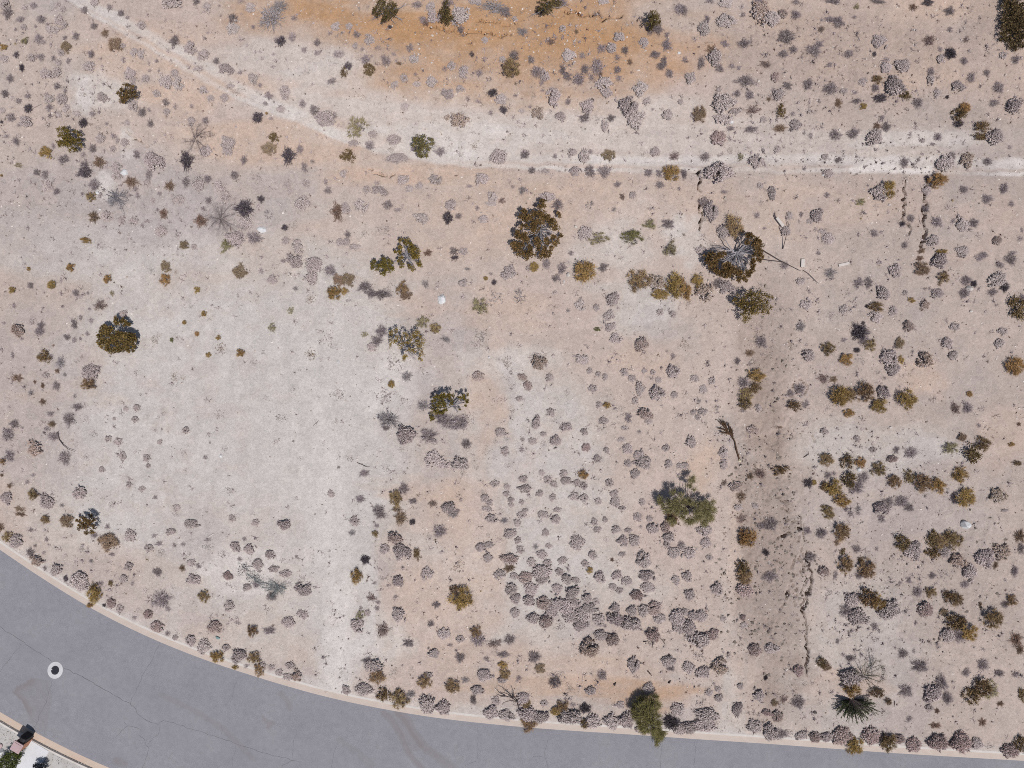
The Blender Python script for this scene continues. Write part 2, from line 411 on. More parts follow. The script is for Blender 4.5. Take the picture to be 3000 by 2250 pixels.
me = bpy.data.meshes.new('ground')
me.vertices.add(nx * ny); me.vertices.foreach_set('co', np.c_[gxf, gyf, gz].ravel())
ii, jj = np.meshgrid(np.arange(nx - 1), np.arange(ny - 1))
a = (jj * nx + ii).ravel()
quads = np.c_[a, a + 1, a + 1 + nx, a + nx]
me.loops.add(quads.size); me.loops.foreach_set('vertex_index', quads.ravel())
me.polygons.add(len(quads)); me.polygons.foreach_set('loop_start', np.arange(0, quads.size, 4)); me.polygons.foreach_set('loop_total', np.full(len(quads), 4))
me.polygons.foreach_set('use_smooth', np.ones(len(quads), bool))
ca = me.color_attributes.new('soil', 'FLOAT_COLOR', 'POINT')
ca.data.foreach_set('color', np.c_[col, np.ones(len(col))].astype(np.float32).ravel())
me.update(); me.validate()
m_soil, nt, b = mat('desert_soil', .97, .1)
geo = N(nt, 'ShaderNodeNewGeometry'); P = geo.outputs['Position']
va = N(nt, 'ShaderNodeVertexColor', layer_name='soil')
c = va.outputs[0]
g1 = ramp(nt, noise(nt, P, 5, 5, .7), [(.25, .80), (.75, 1.18)])
c = mixc(nt, c, g1, 1.0, 'MULTIPLY')
g2 = ramp(nt, noise(nt, P, 16, 3, .7), [(.22, .72), (.5, 1.0), (.8, 1.2)])
c = mixc(nt, c, g2, .75, 'MULTIPLY')
vo = nt.nodes.new('ShaderNodeTexVoronoi'); vo.inputs['Scale'].default_value = 6.5; nt.links.new(P, vo.inputs['Vector'])
sp = ramp(nt, vo.outputs['Distance'], [(.10, 1), (.2, 0)])
pick = ramp(nt, noise(nt, P, 1.1, 3), [(.46, 0), (.62, 1)])
mm = nt.nodes.new('ShaderNodeMath'); mm.operation = 'MULTIPLY'; nt.links.new(sp, mm.inputs[0]); nt.links.new(pick, mm.inputs[1])
m2 = nt.nodes.new('ShaderNodeMath'); m2.operation = 'MULTIPLY'; nt.links.new(mm.outputs[0], m2.inputs[0]); m2.inputs[1].default_value = .8
c = mixc(nt, c, (.53, .47, .42), m2.outputs[0])
vo2 = nt.nodes.new('ShaderNodeTexVoronoi'); vo2.inputs['Scale'].default_value = 9; nt.links.new(P, vo2.inputs['Vector'])
sp2 = ramp(nt, vo2.outputs['Distance'], [(.08, 1), (.22, 0)])
pick2 = ramp(nt, noise(nt, P, .7, 4), [(.42, 0), (.66, 1)])
m3 = nt.nodes.new('ShaderNodeMath'); m3.operation = 'MULTIPLY'; nt.links.new(sp2, m3.inputs[0]); nt.links.new(pick2, m3.inputs[1])
m4 = nt.nodes.new('ShaderNodeMath'); m4.operation = 'MULTIPLY'; nt.links.new(m3.outputs[0], m4.inputs[0]); m4.inputs[1].default_value = .85
c = mixc(nt, c, (.17, .14, .13), m4.outputs[0])
nt.links.new(c, b.inputs['Base Color'])
bn = nt.nodes.new('ShaderNodeBump'); bn.inputs['Strength'].default_value = .9; bn.inputs['Distance'].default_value = .06
nt.links.new(noise(nt, P, 11, 5, .75), bn.inputs['Height']); nt.links.new(bn.outputs[0], b.inputs['Normal'])
me.materials.append(m_soil)
structure(link('ground', me))

# ------------------------------------------------------------------ road, gutters, kerbs
def ribbon(name, offs, zs, m, attr=None, every=1, i0=0, i1=None, kind='structure'):
    L = EDGE[i0:i1:every]; Nn = NRM[i0:i1:every]
    k = len(offs); vs = []
    for p, n in zip(L, Nn):
        for o, z in zip(offs, zs): vs.append((p[0] + n[0] * o, p[1] + n[1] * o, z))
    fs = [(i * k + j, (i + 1) * k + j, (i + 1) * k + j + 1, i * k + j + 1) for i in range(len(L) - 1) for j in range(k - 1)]
    me = bpy.data.meshes.new(name); me.from_pydata(vs, [], fs)
    me.materials.append(m); me.update()
    if attr is not None:
        v = np.array(vs); a = me.attributes.new('stain', 'FLOAT', 'POINT'); a.data.foreach_set('value', attr(v[:, 0], v[:, 1]).astype(np.float32))
    o = link(name, me); structure(o, kind); return o
m_asph, nt, b = mat('old_asphalt', .92, .2)
geo = N(nt, 'ShaderNodeNewGeometry'); P = geo.outputs['Position']
c = ramp(nt, noise(nt, P, .35, 4), [(.3, (.184, .182, .199)), (.7, (.209, .205, .217))])
c = mixc(nt, c, ramp(nt, noise(nt, P, 22, 3, .8), [(.25, .66), (.75, 1.30)]), 1.0, 'MULTIPLY')
c = mixc(nt, c, ramp(nt, noise(nt, P, 2.2, 4, .7), [(.3, .93), (.7, 1.07)]), 1.0, 'MULTIPLY')
st = N(nt, 'ShaderNodeAttribute', attribute_name='stain')
c = mixc(nt, c, (.155, .135, .130), st.outputs['Fac'])
nt.links.new(c, b.inputs['Base Color'])
bn = nt.nodes.new('ShaderNodeBump'); bn.inputs['Strength'].default_value = .25; bn.inputs['Distance'].default_value = .01
nt.links.new(noise(nt, P, 45, 3), bn.inputs['Height']); nt.links.new(bn.outputs[0], b.inputs['Normal'])
def in_poly(x, y, poly):
    r = np.zeros(x.shape, bool); n = len(poly)
    for i in range(n):
        (x1, y1), (x2, y2) = poly[i], poly[(i + 1) % n]
        r ^= ((y1 > y) != (y2 > y)) & (x < (x2 - x1) * (y - y1) / (y2 - y1 + 1e-12) + x1)
    return r
def stains(x, y):
    out = np.zeros(x.shape)
    def tp(pts, ox, oy): return [flat(ox + a * TS, oy + bb * TS) for a, bb in pts]
    jx = (fbm(x / .8, y / .8, 501, 3) - .5) * .5; jy = (fbm(x / .8, y / .8, 503, 3) - .5) * .5
    p1 = tp([(335, 1075), (215, 1078), (130, 1125), (90, 1160), (92, 1180), (150, 1220), (180, 1290), (190, 1350), (205, 1420), (300, 1400), (345, 1180)], 0, 1500)
    i1 = in_poly(x + jx, y + jy, p1); e1, _ = seg_dist(x + jx, y + jy, np.array(p1[1:7]))
    out += i1 * (.20 + .5 * np.exp(-(e1 / .35) ** 2))
    p2 = tp([(1700, 1300), (1720, 1330), (1770, 1340), (1800, 1370), (1745, 1405), (1720, 1405), (1735, 1380), (1700, 1330)], 0, 1500)
    out += .4 * in_poly(x + jx, y + jy, p2)
    for pts, ox, w, k in (([(275, 1300), (330, 1360), (380, 1440), (430, 1545), (480, 1610), (530, 1660)], 1000, .22, .42), ([(370, 1300), (430, 1360), (470, 1430), (540, 1520), (640, 1600), (720, 1660)], 1000, .35, .38),
                          ([(1040, 1180), (1200, 1250), (1330, 1320), (1440, 1390), (1540, 1490), (1640, 1600)], 0, .25, .25), ([(1820, 1180), (1860, 1210), (1880, 1270)], 0, .25, .3), ([(750, 1610), (810, 1630)], 0, .3, .4), ([(0, 1480), (120, 1560), (200, 1640)], 1000, .3, .18)):
        d, _ = seg_dist(x + jx * .4, y + jy * .4, np.array(tp(pts, ox, 1500)))
        out += k * (1 - sstep(w * .6, w * 1.3, d))
    p3 = tp([(290, 1305), (370, 1300), (430, 1360), (470, 1430), (540, 1520), (450, 1560), (400, 1460), (350, 1370)], 1000, 1500)
    out += .22 * in_poly(x + jx * .5, y + jy * .5, p3)
    d, _ = seg_dist(x, y, np.array([flat(1480, 2118), flat(1620, 2136)])); out += .25 * (1 - sstep(.1, .45, d + jx))
    return np.clip(out, 0, .85)
KEEP = [i for i in range(len(EDGE)) if -48 < EDGE[i][0] < 48]
i0, i1 = KEEP[0], KEEP[-1]
offs = np.r_[np.arange(0, ROAD_W, .12), ROAD_W]
crown = lambda o: .004 + .09 * (1 - ((o - ROAD_W / 2) / (ROAD_W / 2)) ** 2)
# fine part in view, coarse parts beyond
fine_E = np.c_[np.interp(np.linspace(i0, i1, 700), range(len(EDGE)), EDGE[:, 0]), np.interp(np.linspace(i0, i1, 700), range(len(EDGE)), EDGE[:, 1])]
fine_N = np.c_[np.interp(np.linspace(i0, i1, 700), range(len(EDGE)), NRM[:, 0]), np.interp(np.linspace(i0, i1, 700), range(len(EDGE)), NRM[:, 1])]
EDGE_ALL, NRM_ALL = EDGE, NRM
EDGE = np.vstack([EDGE_ALL[:i0:3], fine_E, EDGE_ALL[i1 + 1::3]]); NRM = np.vstack([NRM_ALL[:i0:3], fine_N, NRM_ALL[i1 + 1::3]])
ribbon('road', offs, [crown(o) for o in offs], m_asph, stains)
def concrete(name, ca_, cb_, stain=(.33, .25, .2), k=.4):
    m, nt, b = mat(name, .9, .2)
    P = N(nt, 'ShaderNodeNewGeometry').outputs['Position']
    c = mixc(nt, ca_, cb_, ramp(nt, noise(nt, P, 1.6, 5, .65), [(.3, 0), (.7, 1)]))
    c = mixc(nt, c, stain, mixc(nt, (0, 0, 0), (k, k, k), ramp(nt, noise(nt, P, .55, 4, .7), [(.5, 0), (.72, 1)])))
    c = mixc(nt, c, ramp(nt, noise(nt, P, 25, 3, .7), [(.25, .85), (.75, 1.13)]), 1.0, 'MULTIPLY')
    nt.links.new(c, b.inputs['Base Color']); return m
m_gut = concrete('dusty_gutter_concrete', (.39, .325, .28), (.42, .36, .315), (.46, .40, .36), .5)
m_gut2 = concrete('tan_gutter_concrete', (.41, .325, .255), (.45, .365, .30), (.43, .30, .25), .45)
m_kerb = concrete('kerb_concrete', (.45, .415, .38), (.50, .47, .435), (.36, .30, .26), .4)
gut = .50
ribbon('gutter', [-gut, -.02, 0.02], [.022, .012, .006], m_gut)
ribbon('gutter', [ROAD_W - .02, ROAD_W + .02, ROAD_W + gut], [.006, .012, .022], m_gut2)
ribbon('kerb', [-gut - .17, -gut - .168, -gut - .02, -gut - .004, -gut], [-.2, .146, .155, .145, .0], m_kerb)
ribbon('kerb', [ROAD_W + gut, ROAD_W + gut + .02, ROAD_W + gut + .035, ROAD_W + gut + .17, ROAD_W + gut + .172], [.0, .190, .202, .194, -.2], m_kerb)
EDGE, NRM = EDGE_ALL, NRM_ALL
# cracks in the asphalt: narrow irregular grooves filled with dark grit
m_crack = plain('crack_fill', (.125, .119, .127), .2, 9)
def rz(x, y):
    d = float(road_d(np.array([x]), np.array([y]))[0]); return crown(min(max(d, 0), ROAD_W))
CR = [
    ([(-20, 725), (40, 770), (110, 815), (180, 860), (250, 910), (310, 945), (345, 965)], 0, 1.0), ([(415, 1005), (520, 1060), (640, 1125), (730, 1180), (800, 1215), (850, 1240)], 0, 1.25),
    ([(850, 1240), (880, 1275), (900, 1310), (930, 1340), (985, 1365), (1030, 1372), (1060, 1345), (1120, 1365), (1190, 1385), (1260, 1410), (1330, 1430), (1400, 1450), (1460, 1475), (1540, 1500), (1620, 1530), (1720, 1560), (1800, 1580), (1890, 1600), (1960, 1620)], 0, .85),
    ([(1040, 840), (1010, 900), (985, 960), (950, 1010), (915, 1080), (880, 1160), (850, 1240)], 0, .75), ([(345, 1085), (325, 1150), (300, 1230), (255, 1320), (215, 1410)], 0, .75),
    ([(145, 850), (105, 900), (60, 960), (20, 1000), (0, 1040)], 0, .7), ([(1540, 1060), (1525, 1120), (1500, 1210)], 0, .5), ([(1200, 1385), (1280, 1330), (1380, 1350), (1460, 1400)], 0, .0),
    ([(750, 1460), (790, 1415), (830, 1385), (880, 1395), (915, 1410)], 0, .8), ([(810, 1350), (822, 1385)], 0, .6), ([(905, 1440), (940, 1480), (965, 1535), (945, 1590), (920, 1670)], 0, .8), ([(965, 1500), (990, 1465), (1030, 1440), (1038, 1372)], 0, .5),
    ([(1440, 1380), (1435, 1460)], 0, .5), ([(1535, 1510), (1510, 1600), (1500, 1670)], 0, .6), ([(1930, 1400), (1900, 1500), (1890, 1600)], 0, .6), ([(1830, 1640), (1890, 1610)], 0, .8), ([(2190, 1480), (2160, 1580), (2140, 1670)], 0, .6),
    ([(880, 1370), (885, 1480), (880, 1600)], 1000, .5), ([(1340, 1470), (1320, 1560), (1335, 1660)], 1000, .6), ([(1240, 1580), (1320, 1585)], 1000, .5), ([(800, 1640), (880, 1610)], 1000, .5), ([(2080, 1480), (2075, 1570), (2060, 1660)], 1000, .6), ([(82, 1475), (85, 1550), (72, 1660)], 2000, .6), ([(0, 1310), (10, 1240)], 1000, .5), ([(1410, 1600), (1415, 1660)], 2000, .4),
]
cb = MB(); random.seed(31)
for pts, ox, w in CR:
    if w == 0: continue
    P2 = np.array([flat(ox + a * TS, 1500 + bb * TS) for a, bb in pts])
    seg = np.r_[0, np.cumsum(np.hypot(*np.diff(P2, axis=0).T))]; t = np.arange(0, seg[-1], .09)
    X = np.interp(t, seg, P2[:, 0]) + (fbm(t / .5, t * 0 + ox, 601, 3) - .5) * .22; Y = np.interp(t, seg, P2[:, 1]) + (fbm(t / .5, t * 0 + 7, 607, 3) - .5) * .22
    tx, ty = np.gradient(X), np.gradient(Y); l = np.hypot(tx, ty); nx_, ny_ = -ty / l, tx / l
    ww = .015 * w * (.5 + 1.1 * fbm(t / .3, t * 0, 611, 2))
    zz = [rz(a, bb) + .004 for a, bb in zip(X, Y)]
    vs = []
    for i in range(len(t)): vs += [(X[i] + nx_[i] * ww[i], Y[i] + ny_[i] * ww[i], zz[i]), (X[i] - nx_[i] * ww[i], Y[i] - ny_[i] * ww[i], zz[i])]
    cb.add(vs, [(2 * i, 2 * i + 1, 2 * i + 3, 2 * i + 2) for i in range(len(t) - 1)])
structure(link('road_cracks', cb.mesh('road_cracks', [m_crack])))

# every shrub, read off the photograph: x y radius [radius] kind, tile by tile
# x y rx [ry] kind, in units of 1000/2212 photo pixels from the tile's corner
T = {}
T[(0,0)] = """30 30 35 m;45 80 45 d;160 50 22 m;215 35 28 d;375 30 20 m;408 58 22 m;545 65 28 d;610 12 30 m;710 45 24 d;785 85 26 d;825 112 18 d;915 162 30 m;
1115 12 65 45 m;1342 45 32 30 m;1345 82 22 p;1420 38 12 d;1430 102 10 d;1270 10 26 d;1560 5 25 d;1622 50 32 m;1565 92 14 d;1510 120 40 35 d;1510 178 46 40 m;1640 175 18 d;1345 212 15 d;
1755 110 85 95 dp;1810 40 60 50 dp;1905 118 30 22 d;1895 240 28 35 d;1820 265 34 38 b;1785 255 20 d;1972 58 14 p;2035 100 18 p;2175 170 35 28 m;2140 215 20 d;2055 275 28 d;1972 322 24 d;
2055 340 24 d;1772 352 20 14 d;2190 350 40 26 d;2175 405 28 p;2150 525 36 26 d;1985 462 32 25 p;130 125 34 24 d;155 178 24 m;100 190 14 d;265 125 32 d;380 130 34 30 m;415 158 24 m;
320 190 28 30 m;362 195 30 26 m;230 170 14 d;490 235 26 32 d;610 170 26 d;680 215 30 r;420 245 20 d;250 255 36 d;285 275 20 d;105 262 12 d;165 268 26 op;25 308 28 20 o;430 305 34 38 t;
395 340 26 m;748 290 48 t;798 298 20 m;590 350 28 d;105 355 24 b;25 380 32 26 m;205 375 30 26 m;265 370 28 d;345 375 20 d;440 395 22 d;375 405 24 m;140 438 18 28 b;575 430 40 36 m;
870 338 32 28 m;915 350 26 32 m;800 385 22 26 d;965 410 12 20 d;1015 395 16 d;300 480 44 30 m;370 465 32 m;65 508 30 28 d;840 475 40 34 m;860 525 26 m;945 510 30 m;970 455 16 d;
1070 525 50 42 m;1130 475 32 26 m;1155 540 34 46 m;1130 265 36 46 d;1235 310 38 40 m;1315 355 36 34 m;1400 395 26 d;1465 450 46 30 md;1285 445 34 24 m;1220 425 18 p;1555 468 20 d;
1640 510 34 36 m;1685 550 18 d;370 555 30 26 d;300 610 22 20 d;320 640 36 30 m;400 640 36 m;420 590 20 d;428 700 30 26 m;318 695 28 26 d;30 605 34 28 d;178 620 24 d;118 655 30 22 d;
182 700 30 36 b;380 740 22 m;500 740 24 26 m;600 740 24 d;640 510 22 p;530 600 22 p;610 635 22 32 p;662 628 30 34 m;860 680 34 40 m;920 725 34 40 d;965 712 18 d;1015 605 26 30 m;
1075 660 32 28 d;1135 690 20 26 d;1080 725 26 m;1240 688 18 d;1320 585 32 28 m;1365 638 26 m;1455 632 26 md;1540 590 40 26 p;1490 560 30 20 m;1665 590 14 p;1740 620 28 32 d;1720 672 20 d;
1775 660 10 d;1845 598 36 46 m;1820 710 36 20 m;1960 672 28 d;2040 715 44 40 d;2110 765 60 50 md;2165 750 30 26 d;1668 760 42 38 b;1728 735 10 o;1755 765 18 d;1890 810 24 pt;
1748 965 46 t;1700 1040 26 p;1870 1010 46 62 b;1945 965 30 d;1580 1035 28 36 d;1972 1085 26 36 d;2025 1045 20 dp;825 790 22 m;975 800 28 d;1098 800 14 p;70 760 36 34 d;165 788 42 36 m;
125 805 20 d;15 715 20 m;10 790 12 b;115 870 26 p;40 882 28 16 d;105 915 32 28 d;160 915 18 p;540 795 32 38 b;635 825 22 p;690 800 16 d;650 895 30 34 m;735 880 24 26 d;760 910 16 m;
808 925 30 32 m;730 965 22 m;300 990 46 40 o;345 945 22 d;410 1030 44 34 d;600 960 32 36 d;540 1000 24 d;550 1080 40 50 d;640 1050 50 42 r;545 1115 55 40 b;610 1195 42 48 d;755 1085 36 m;
755 1145 36 28 m;885 1000 28 30 d;1000 1050 56 md;965 1130 28 36 d;950 1185 22 26 m;850 1180 52 40 r;875 1225 22 d;590 1275 34 30 ok;890 1265 20 24 d;240 1115 30 28 d;290 1130 32 d;
310 1205 32 m;365 1240 26 d;245 1215 18 p;215 1190 14 p;120 1070 28 16 op;155 1010 20 p;480 1240 20 p;10 1138 10 o;1210 1040 46 68 b;1240 785 30 m;1330 780 28 26 d;1475 930 44 50 m;
1475 985 34 m;1330 975 40 m;1520 1135 36 30 d;1565 1185 18 p;1660 1145 44 38 p;1205 1180 32 38 d;1285 1190 46 m;1345 1160 30 d;1425 1210 36 40 m;1460 1270 36 34 m;1100 1205 36 40 r;
1035 1255 18 d;990 1300 20 18 m;1150 1290 50 30 m;930 1335 22 p;1060 1385 34 36 r;1020 1360 16 d;465 1330 18 p;80 1370 14 p;605 1405 42 36 r;690 1400 40 32 m;790 1425 30 m;865 1435 32 30 m;
925 1465 22 16 d;975 1435 20 p;1045 1500 38 40 m;555 1560 38 20 o;1350 1300 28 d;1320 1355 24 d;1300 1430 44 50 r;1580 1350 64 60 b;1590 1450 50 44 m;1650 1540 64 44 d;1740 1390 44 n;
1525 1550 60 50 m;1465 1590 46 44 op;1845 1475 24 22 b;1690 1290 26 b;1880 1240 24 m;1960 1320 46 50 m;1860 1200 26 m;1985 1190 30 m;2110 1180 20 26 d;2125 1235 30 28 d;2185 1370 44 70 r;
2000 1485 26 p;1905 1470 26 p;1810 1425 22 p;1930 1600 40 50 m;1850 1560 28 m;1195 1590 32 30 t;1258 1600 22 m;775 1635 28 22 p;660 1590 30 p;730 1580 18 p;2205 1570 30 m;1778 888 32 36 k"""
T[(1000,0)] = """315 175 18 15 b;50 170 24 26 m;100 225 28 26 d;180 255 34 32 m;90 298 22 m;135 318 16 d;490 30 40 30 d;580 45 32 m;690 20 45 30 d;530 130 32 28 d;548 148 26 r;600 110 40 m;770 100 60 64 m;
775 190 24 30 d;990 45 120 46 dp;1060 80 46 36 d;870 10 40 26 m;1125 122 20 18 m;1290 70 30 b;1420 15 60 30 d;1175 205 34 40 dp;1435 185 24 m;1700 10 40 18 m;1750 60 20 p;
2010 180 40 50 d;2055 190 40 d;2190 60 36 44 d;2110 225 20 24 d;10 350 14 22 m;155 385 36 34 d;290 390 42 40 d;445 310 30 28 d;470 380 32 m;240 310 22 d;340 350 18 d;45 425 30 28 b;
180 455 38 46 k;15 470 22 36 k;375 410 26 12 r;715 425 30 m;670 445 24 20 d;795 465 36 40 m;895 470 28 d;845 350 20 b;930 380 20 22 d;930 260 24 m;1120 360 38 44 d;1045 385 24 m;
1232 385 30 28 d;1100 450 64 60 ok;1270 465 50 40 d;1320 490 34 32 m;1300 530 26 20 d;1130 540 10 14 r;405 505 30 28 m;480 480 18 14 d;490 545 26 22 m;345 550 30 26 m;585 530 36 34 m;
690 605 38 30 md;770 575 28 m;120 620 36 26 pt;250 668 30 18 p;295 662 20 10 p;412 690 32 28 m;465 620 20 p;820 640 22 d;885 655 22 d;980 600 36 30 b;1030 640 44 36 m;1050 710 30 b;
1130 618 18 d;970 730 24 20 d;1170 718 22 18 m;1222 690 16 d;1275 730 36 mt;1250 620 24 p;1305 585 18 d;1375 625 44 60 m;1470 655 24 30 d;1420 755 34 28 md;1360 270 36 24 dr;
1480 365 50 42 m;1560 360 28 24 d;1525 205 18 r;1690 315 36 34 d;1750 310 36 34 m;1800 240 36 32 m;1840 325 28 30 d;1790 370 24 d;1870 400 22 20 r;1435 450 28 36 d;1465 495 36 30 d;
1540 510 44 48 d;1580 450 36 d;1660 430 50 60 d;1620 500 24 26 d;1700 540 48 50 m;1720 600 40 30 m;1790 450 28 30 d;1800 505 28 24 d;1680 485 16 30 r;1960 275 32 30 md;2110 290 40 d;
2035 355 40 30 d;2090 400 28 40 d;2125 475 34 30 d;2070 430 30 d;1940 575 50 46 m;1980 655 30 26 m;2018 708 14 10 d;2110 740 40 36 m;2200 660 20 m;1595 690 42 46 m;1575 765 42 30 d;
1625 650 16 b;1660 765 30 32 p;1750 765 30 28 d;1712 820 28 40 m;1860 685 60 48 md;1905 770 60 58 m;2140 620 20 p;2140 820 16 p;1790 880 14 p;310 800 18 pt;755 775 62 40 mt;770 720 24 p;
600 770 18 24 p;100 830 66 70 op;205 870 34 28 m;80 930 38 26 m;185 940 36 d;340 905 44 34 m;380 895 14 d;695 885 24 p;700 940 18 p;865 945 32 24 pt;770 995 26 p;
470 960 26 d;640 980 38 40 d;45 1020 48 52 k;325 965 22 p;350 1025 60 26 md;410 1030 30 26 m;545 1060 22 12 p;672 1080 18 p;1020 1015 54 50 m;1190 1000 36 34 d;1385 1010 18 22 d;
1495 990 36 28 m;1575 1010 38 46 m;1615 980 20 d;1735 1005 42 38 t;1960 990 26 24 p;2035 985 32 m;2160 1010 38 36 dr;1235 1105 32 24 d;1325 1110 26 20 m;1030 1110 34 18 p;1520 1110 36 34 m;
1610 1110 44 d;1705 1110 50 46 d;1990 1120 30 32 d;2060 1125 26 28 d;2140 1120 60 58 o;15 1125 28 30 m;400 1165 40 34 m;610 1165 44 34 m;910 1160 40 44 m;440 1225 32 26 m;505 1205 28 m;
165 1230 28 30 m;250 1240 52 26 md;230 1185 22 d;830 1205 30 14 d;1000 1215 18 p;980 1275 34 m;970 1320 40 18 m;1040 1300 26 dr;1170 1235 26 34 dp;1110 1210 16 d;1790 1195 30 24 d;
2065 1200 40 24 d;1820 1275 22 26 dr;1890 1265 26 m;2190 1225 16 d;1340 1275 48 34 m;130 1335 50 42 m;25 1350 34 36 m;300 1330 40 36 d;365 1360 36 18 d;710 1330 38 36 m;690 1410 38 44 b;
760 1400 26 d;520 1415 50 32 m;925 1420 40 26 m;1000 1415 24 p;880 1350 20 d;1460 1325 24 p;1610 1330 40 44 n;1765 1355 22 dp;1515 1430 14 d;280 1485 60 30 p;145 1515 32 30 p;40 1520 30 26 d;
85 1600 40 24 m;30 1570 30 m;1580 1510 50 46 m;1660 1550 60 46 op;1885 1540 66 50 g;2000 1450 40 op;2120 1450 52 34 d;2140 1620 50 op;2000 1355 18 p;1490 1640 26 20 d;730 1630 36 30 d;
790 1630 30 m;560 1640 30 24 r;1400 1330 40 50 d"""
T[(2000,0)] = """275 15 50 34 m;175 5 34 16 d;10 65 28 40 d;160 125 24 30 d;140 185 38 46 m;280 135 58 48 m;380 35 30 26 p;500 75 56 58 mt;570 120 58 50 m;490 10 46 20 d;390 95 22 d;650 90 30 mr;735 95 38 34 d;
735 15 34 20 d;980 10 60 18 d;1270 10 60 16 d;1590 15 40 26 b;1495 45 26 24 r;1735 70 44 30 d;1130 45 20 op;1115 110 26 14 d;955 125 36 26 d;1010 145 48 44 d;900 190 26 24 dr;275 285 28 30 d;
400 280 50 36 d;675 235 58 58 d;655 350 40 28 d;720 320 32 26 d;855 325 58 44 d;890 285 28 d;1075 350 40 32 d;1280 270 52 42 m;1245 350 14 20 b;1320 430 40 36 m;1320 385 30 20 d;1425 425 46 40 md;
1600 260 46 40 dr;1740 345 42 38 b;1675 380 30 28 m;1670 320 22 d;1840 255 24 dr;1735 190 28 22 d;1825 395 30 28 d;2075 360 28 26 m;2160 385 32 d;210 370 54 46 m;190 320 40 36 r;235 440 40 30 d;
120 405 28 50 d;320 425 26 20 d;365 440 20 d;15 385 22 26 d;50 505 36 38 m;535 415 46 26 dr;600 500 28 30 mr;410 525 70 42 d;680 555 40 26 d;625 610 40 36 m;590 580 20 d;815 545 36 44 d;
960 575 58 44 d;1045 590 26 22 m;1168 530 28 26 md;1265 515 36 28 k;1375 560 58 50 md;1250 570 30 d;1280 635 50 34 b;1445 625 36 32 k;1525 665 44 38 d;1610 460 26 30 d;1610 510 24 40 m;
1650 605 28 30 m;1715 628 14 b;1785 560 38 30 md;1870 500 36 40 d;1970 470 30 26 d;2050 565 46 40 d;1120 600 24 14 d;955 420 28 20 d;265 665 74 56 m;235 580 18 m;435 615 36 32 d;455 710 56 34 dr;
355 605 26 d;340 720 40 24 m;110 740 50 48 t;60 750 14 m;265 770 66 40 m;310 830 34 20 d;635 720 30 46 k;630 830 50 28 r;715 735 20 d;730 810 32 36 md;525 775 24 m;445 840 50 26 d;560 640 18 r;
1010 665 28 36 r;1130 655 40 20 d;1170 690 26 22 o;980 700 14 d;1295 760 20 d;1260 815 28 r;1320 820 34 d;1245 890 54 56 m;1110 860 46 d;990 875 46 42 d;1475 865 16 22 d;1655 885 34 30 d;
1555 912 18 m;1620 935 26 12 d;1365 940 12 d;1795 745 48 44 k;1825 700 34 40 o;1790 800 40 26 b;1945 820 50 36 k;1920 890 44 28 k;2020 890 52 48 md;2020 665 42 30 d;2150 680 44 md;2120 955 22 16 d;
830 880 20 24 d;235 895 52 46 mr;615 970 28 26 m;145 1015 40 36 d;310 970 24 p;375 1015 20 op;480 1045 46 38 md;520 1060 26 24 d;430 1045 18 d;925 1015 26 20 m;1010 1035 32 22 d;1440 1050 34 44 d;
1530 1035 16 d;1700 1055 66 56 m;1750 1010 24 30 d;1845 1035 38 44 mt;1980 1048 36 30 d;945 1125 38 30 m;235 1120 90 54 md;160 1110 30 d;10 1125 24 36 d;390 1185 24 p;505 1203 24 22 m;580 1250 28 46 m;
275 1210 30 24 p;270 1245 40 14 d;280 1300 20 p;510 1310 20 p;935 1265 28 22 d;1280 1250 56 50 m;1330 1230 50 60 o;1255 1335 24 p;1155 1310 36 24 op;1650 1175 68 50 o;1585 1155 22 b;1580 1230 34 30 m;
1575 1355 32 28 d;1825 1228 36 26 d;2085 1220 32 42 d;1975 1290 44 36 d;2135 1320 28 22 d;140 1310 44 d;185 1370 44 56 md;690 1400 26 30 m;770 1390 18 24 d;870 1395 40 md;825 1435 24 20 m;485 1395 26 24 d;
665 1495 36 34 m;530 1480 14 d;330 1470 66 76 ok;270 1500 44 m;945 1545 38 m;905 1500 26 22 m;1245 1510 32 28 d;1480 1415 32 26 d;1425 1450 20 b;1650 1440 46 40 d;1625 1560 40 m;1815 1455 46 42 m;
1755 1430 22 20 d;1890 1445 34 38 d;2040 1560 32 28 mr;2190 1545 24 d;2200 1490 14 20 d;1550 1625 30 20 r;1675 1640 44 24 o;1815 1630 46 34 m;1950 1650 40 20 d;2140 1640 30 20 d;125 1630 36 m;
1205 1590 20 p;1100 1635 26 p;880 1640 20 16 d;1440 1590 24 30 d"""
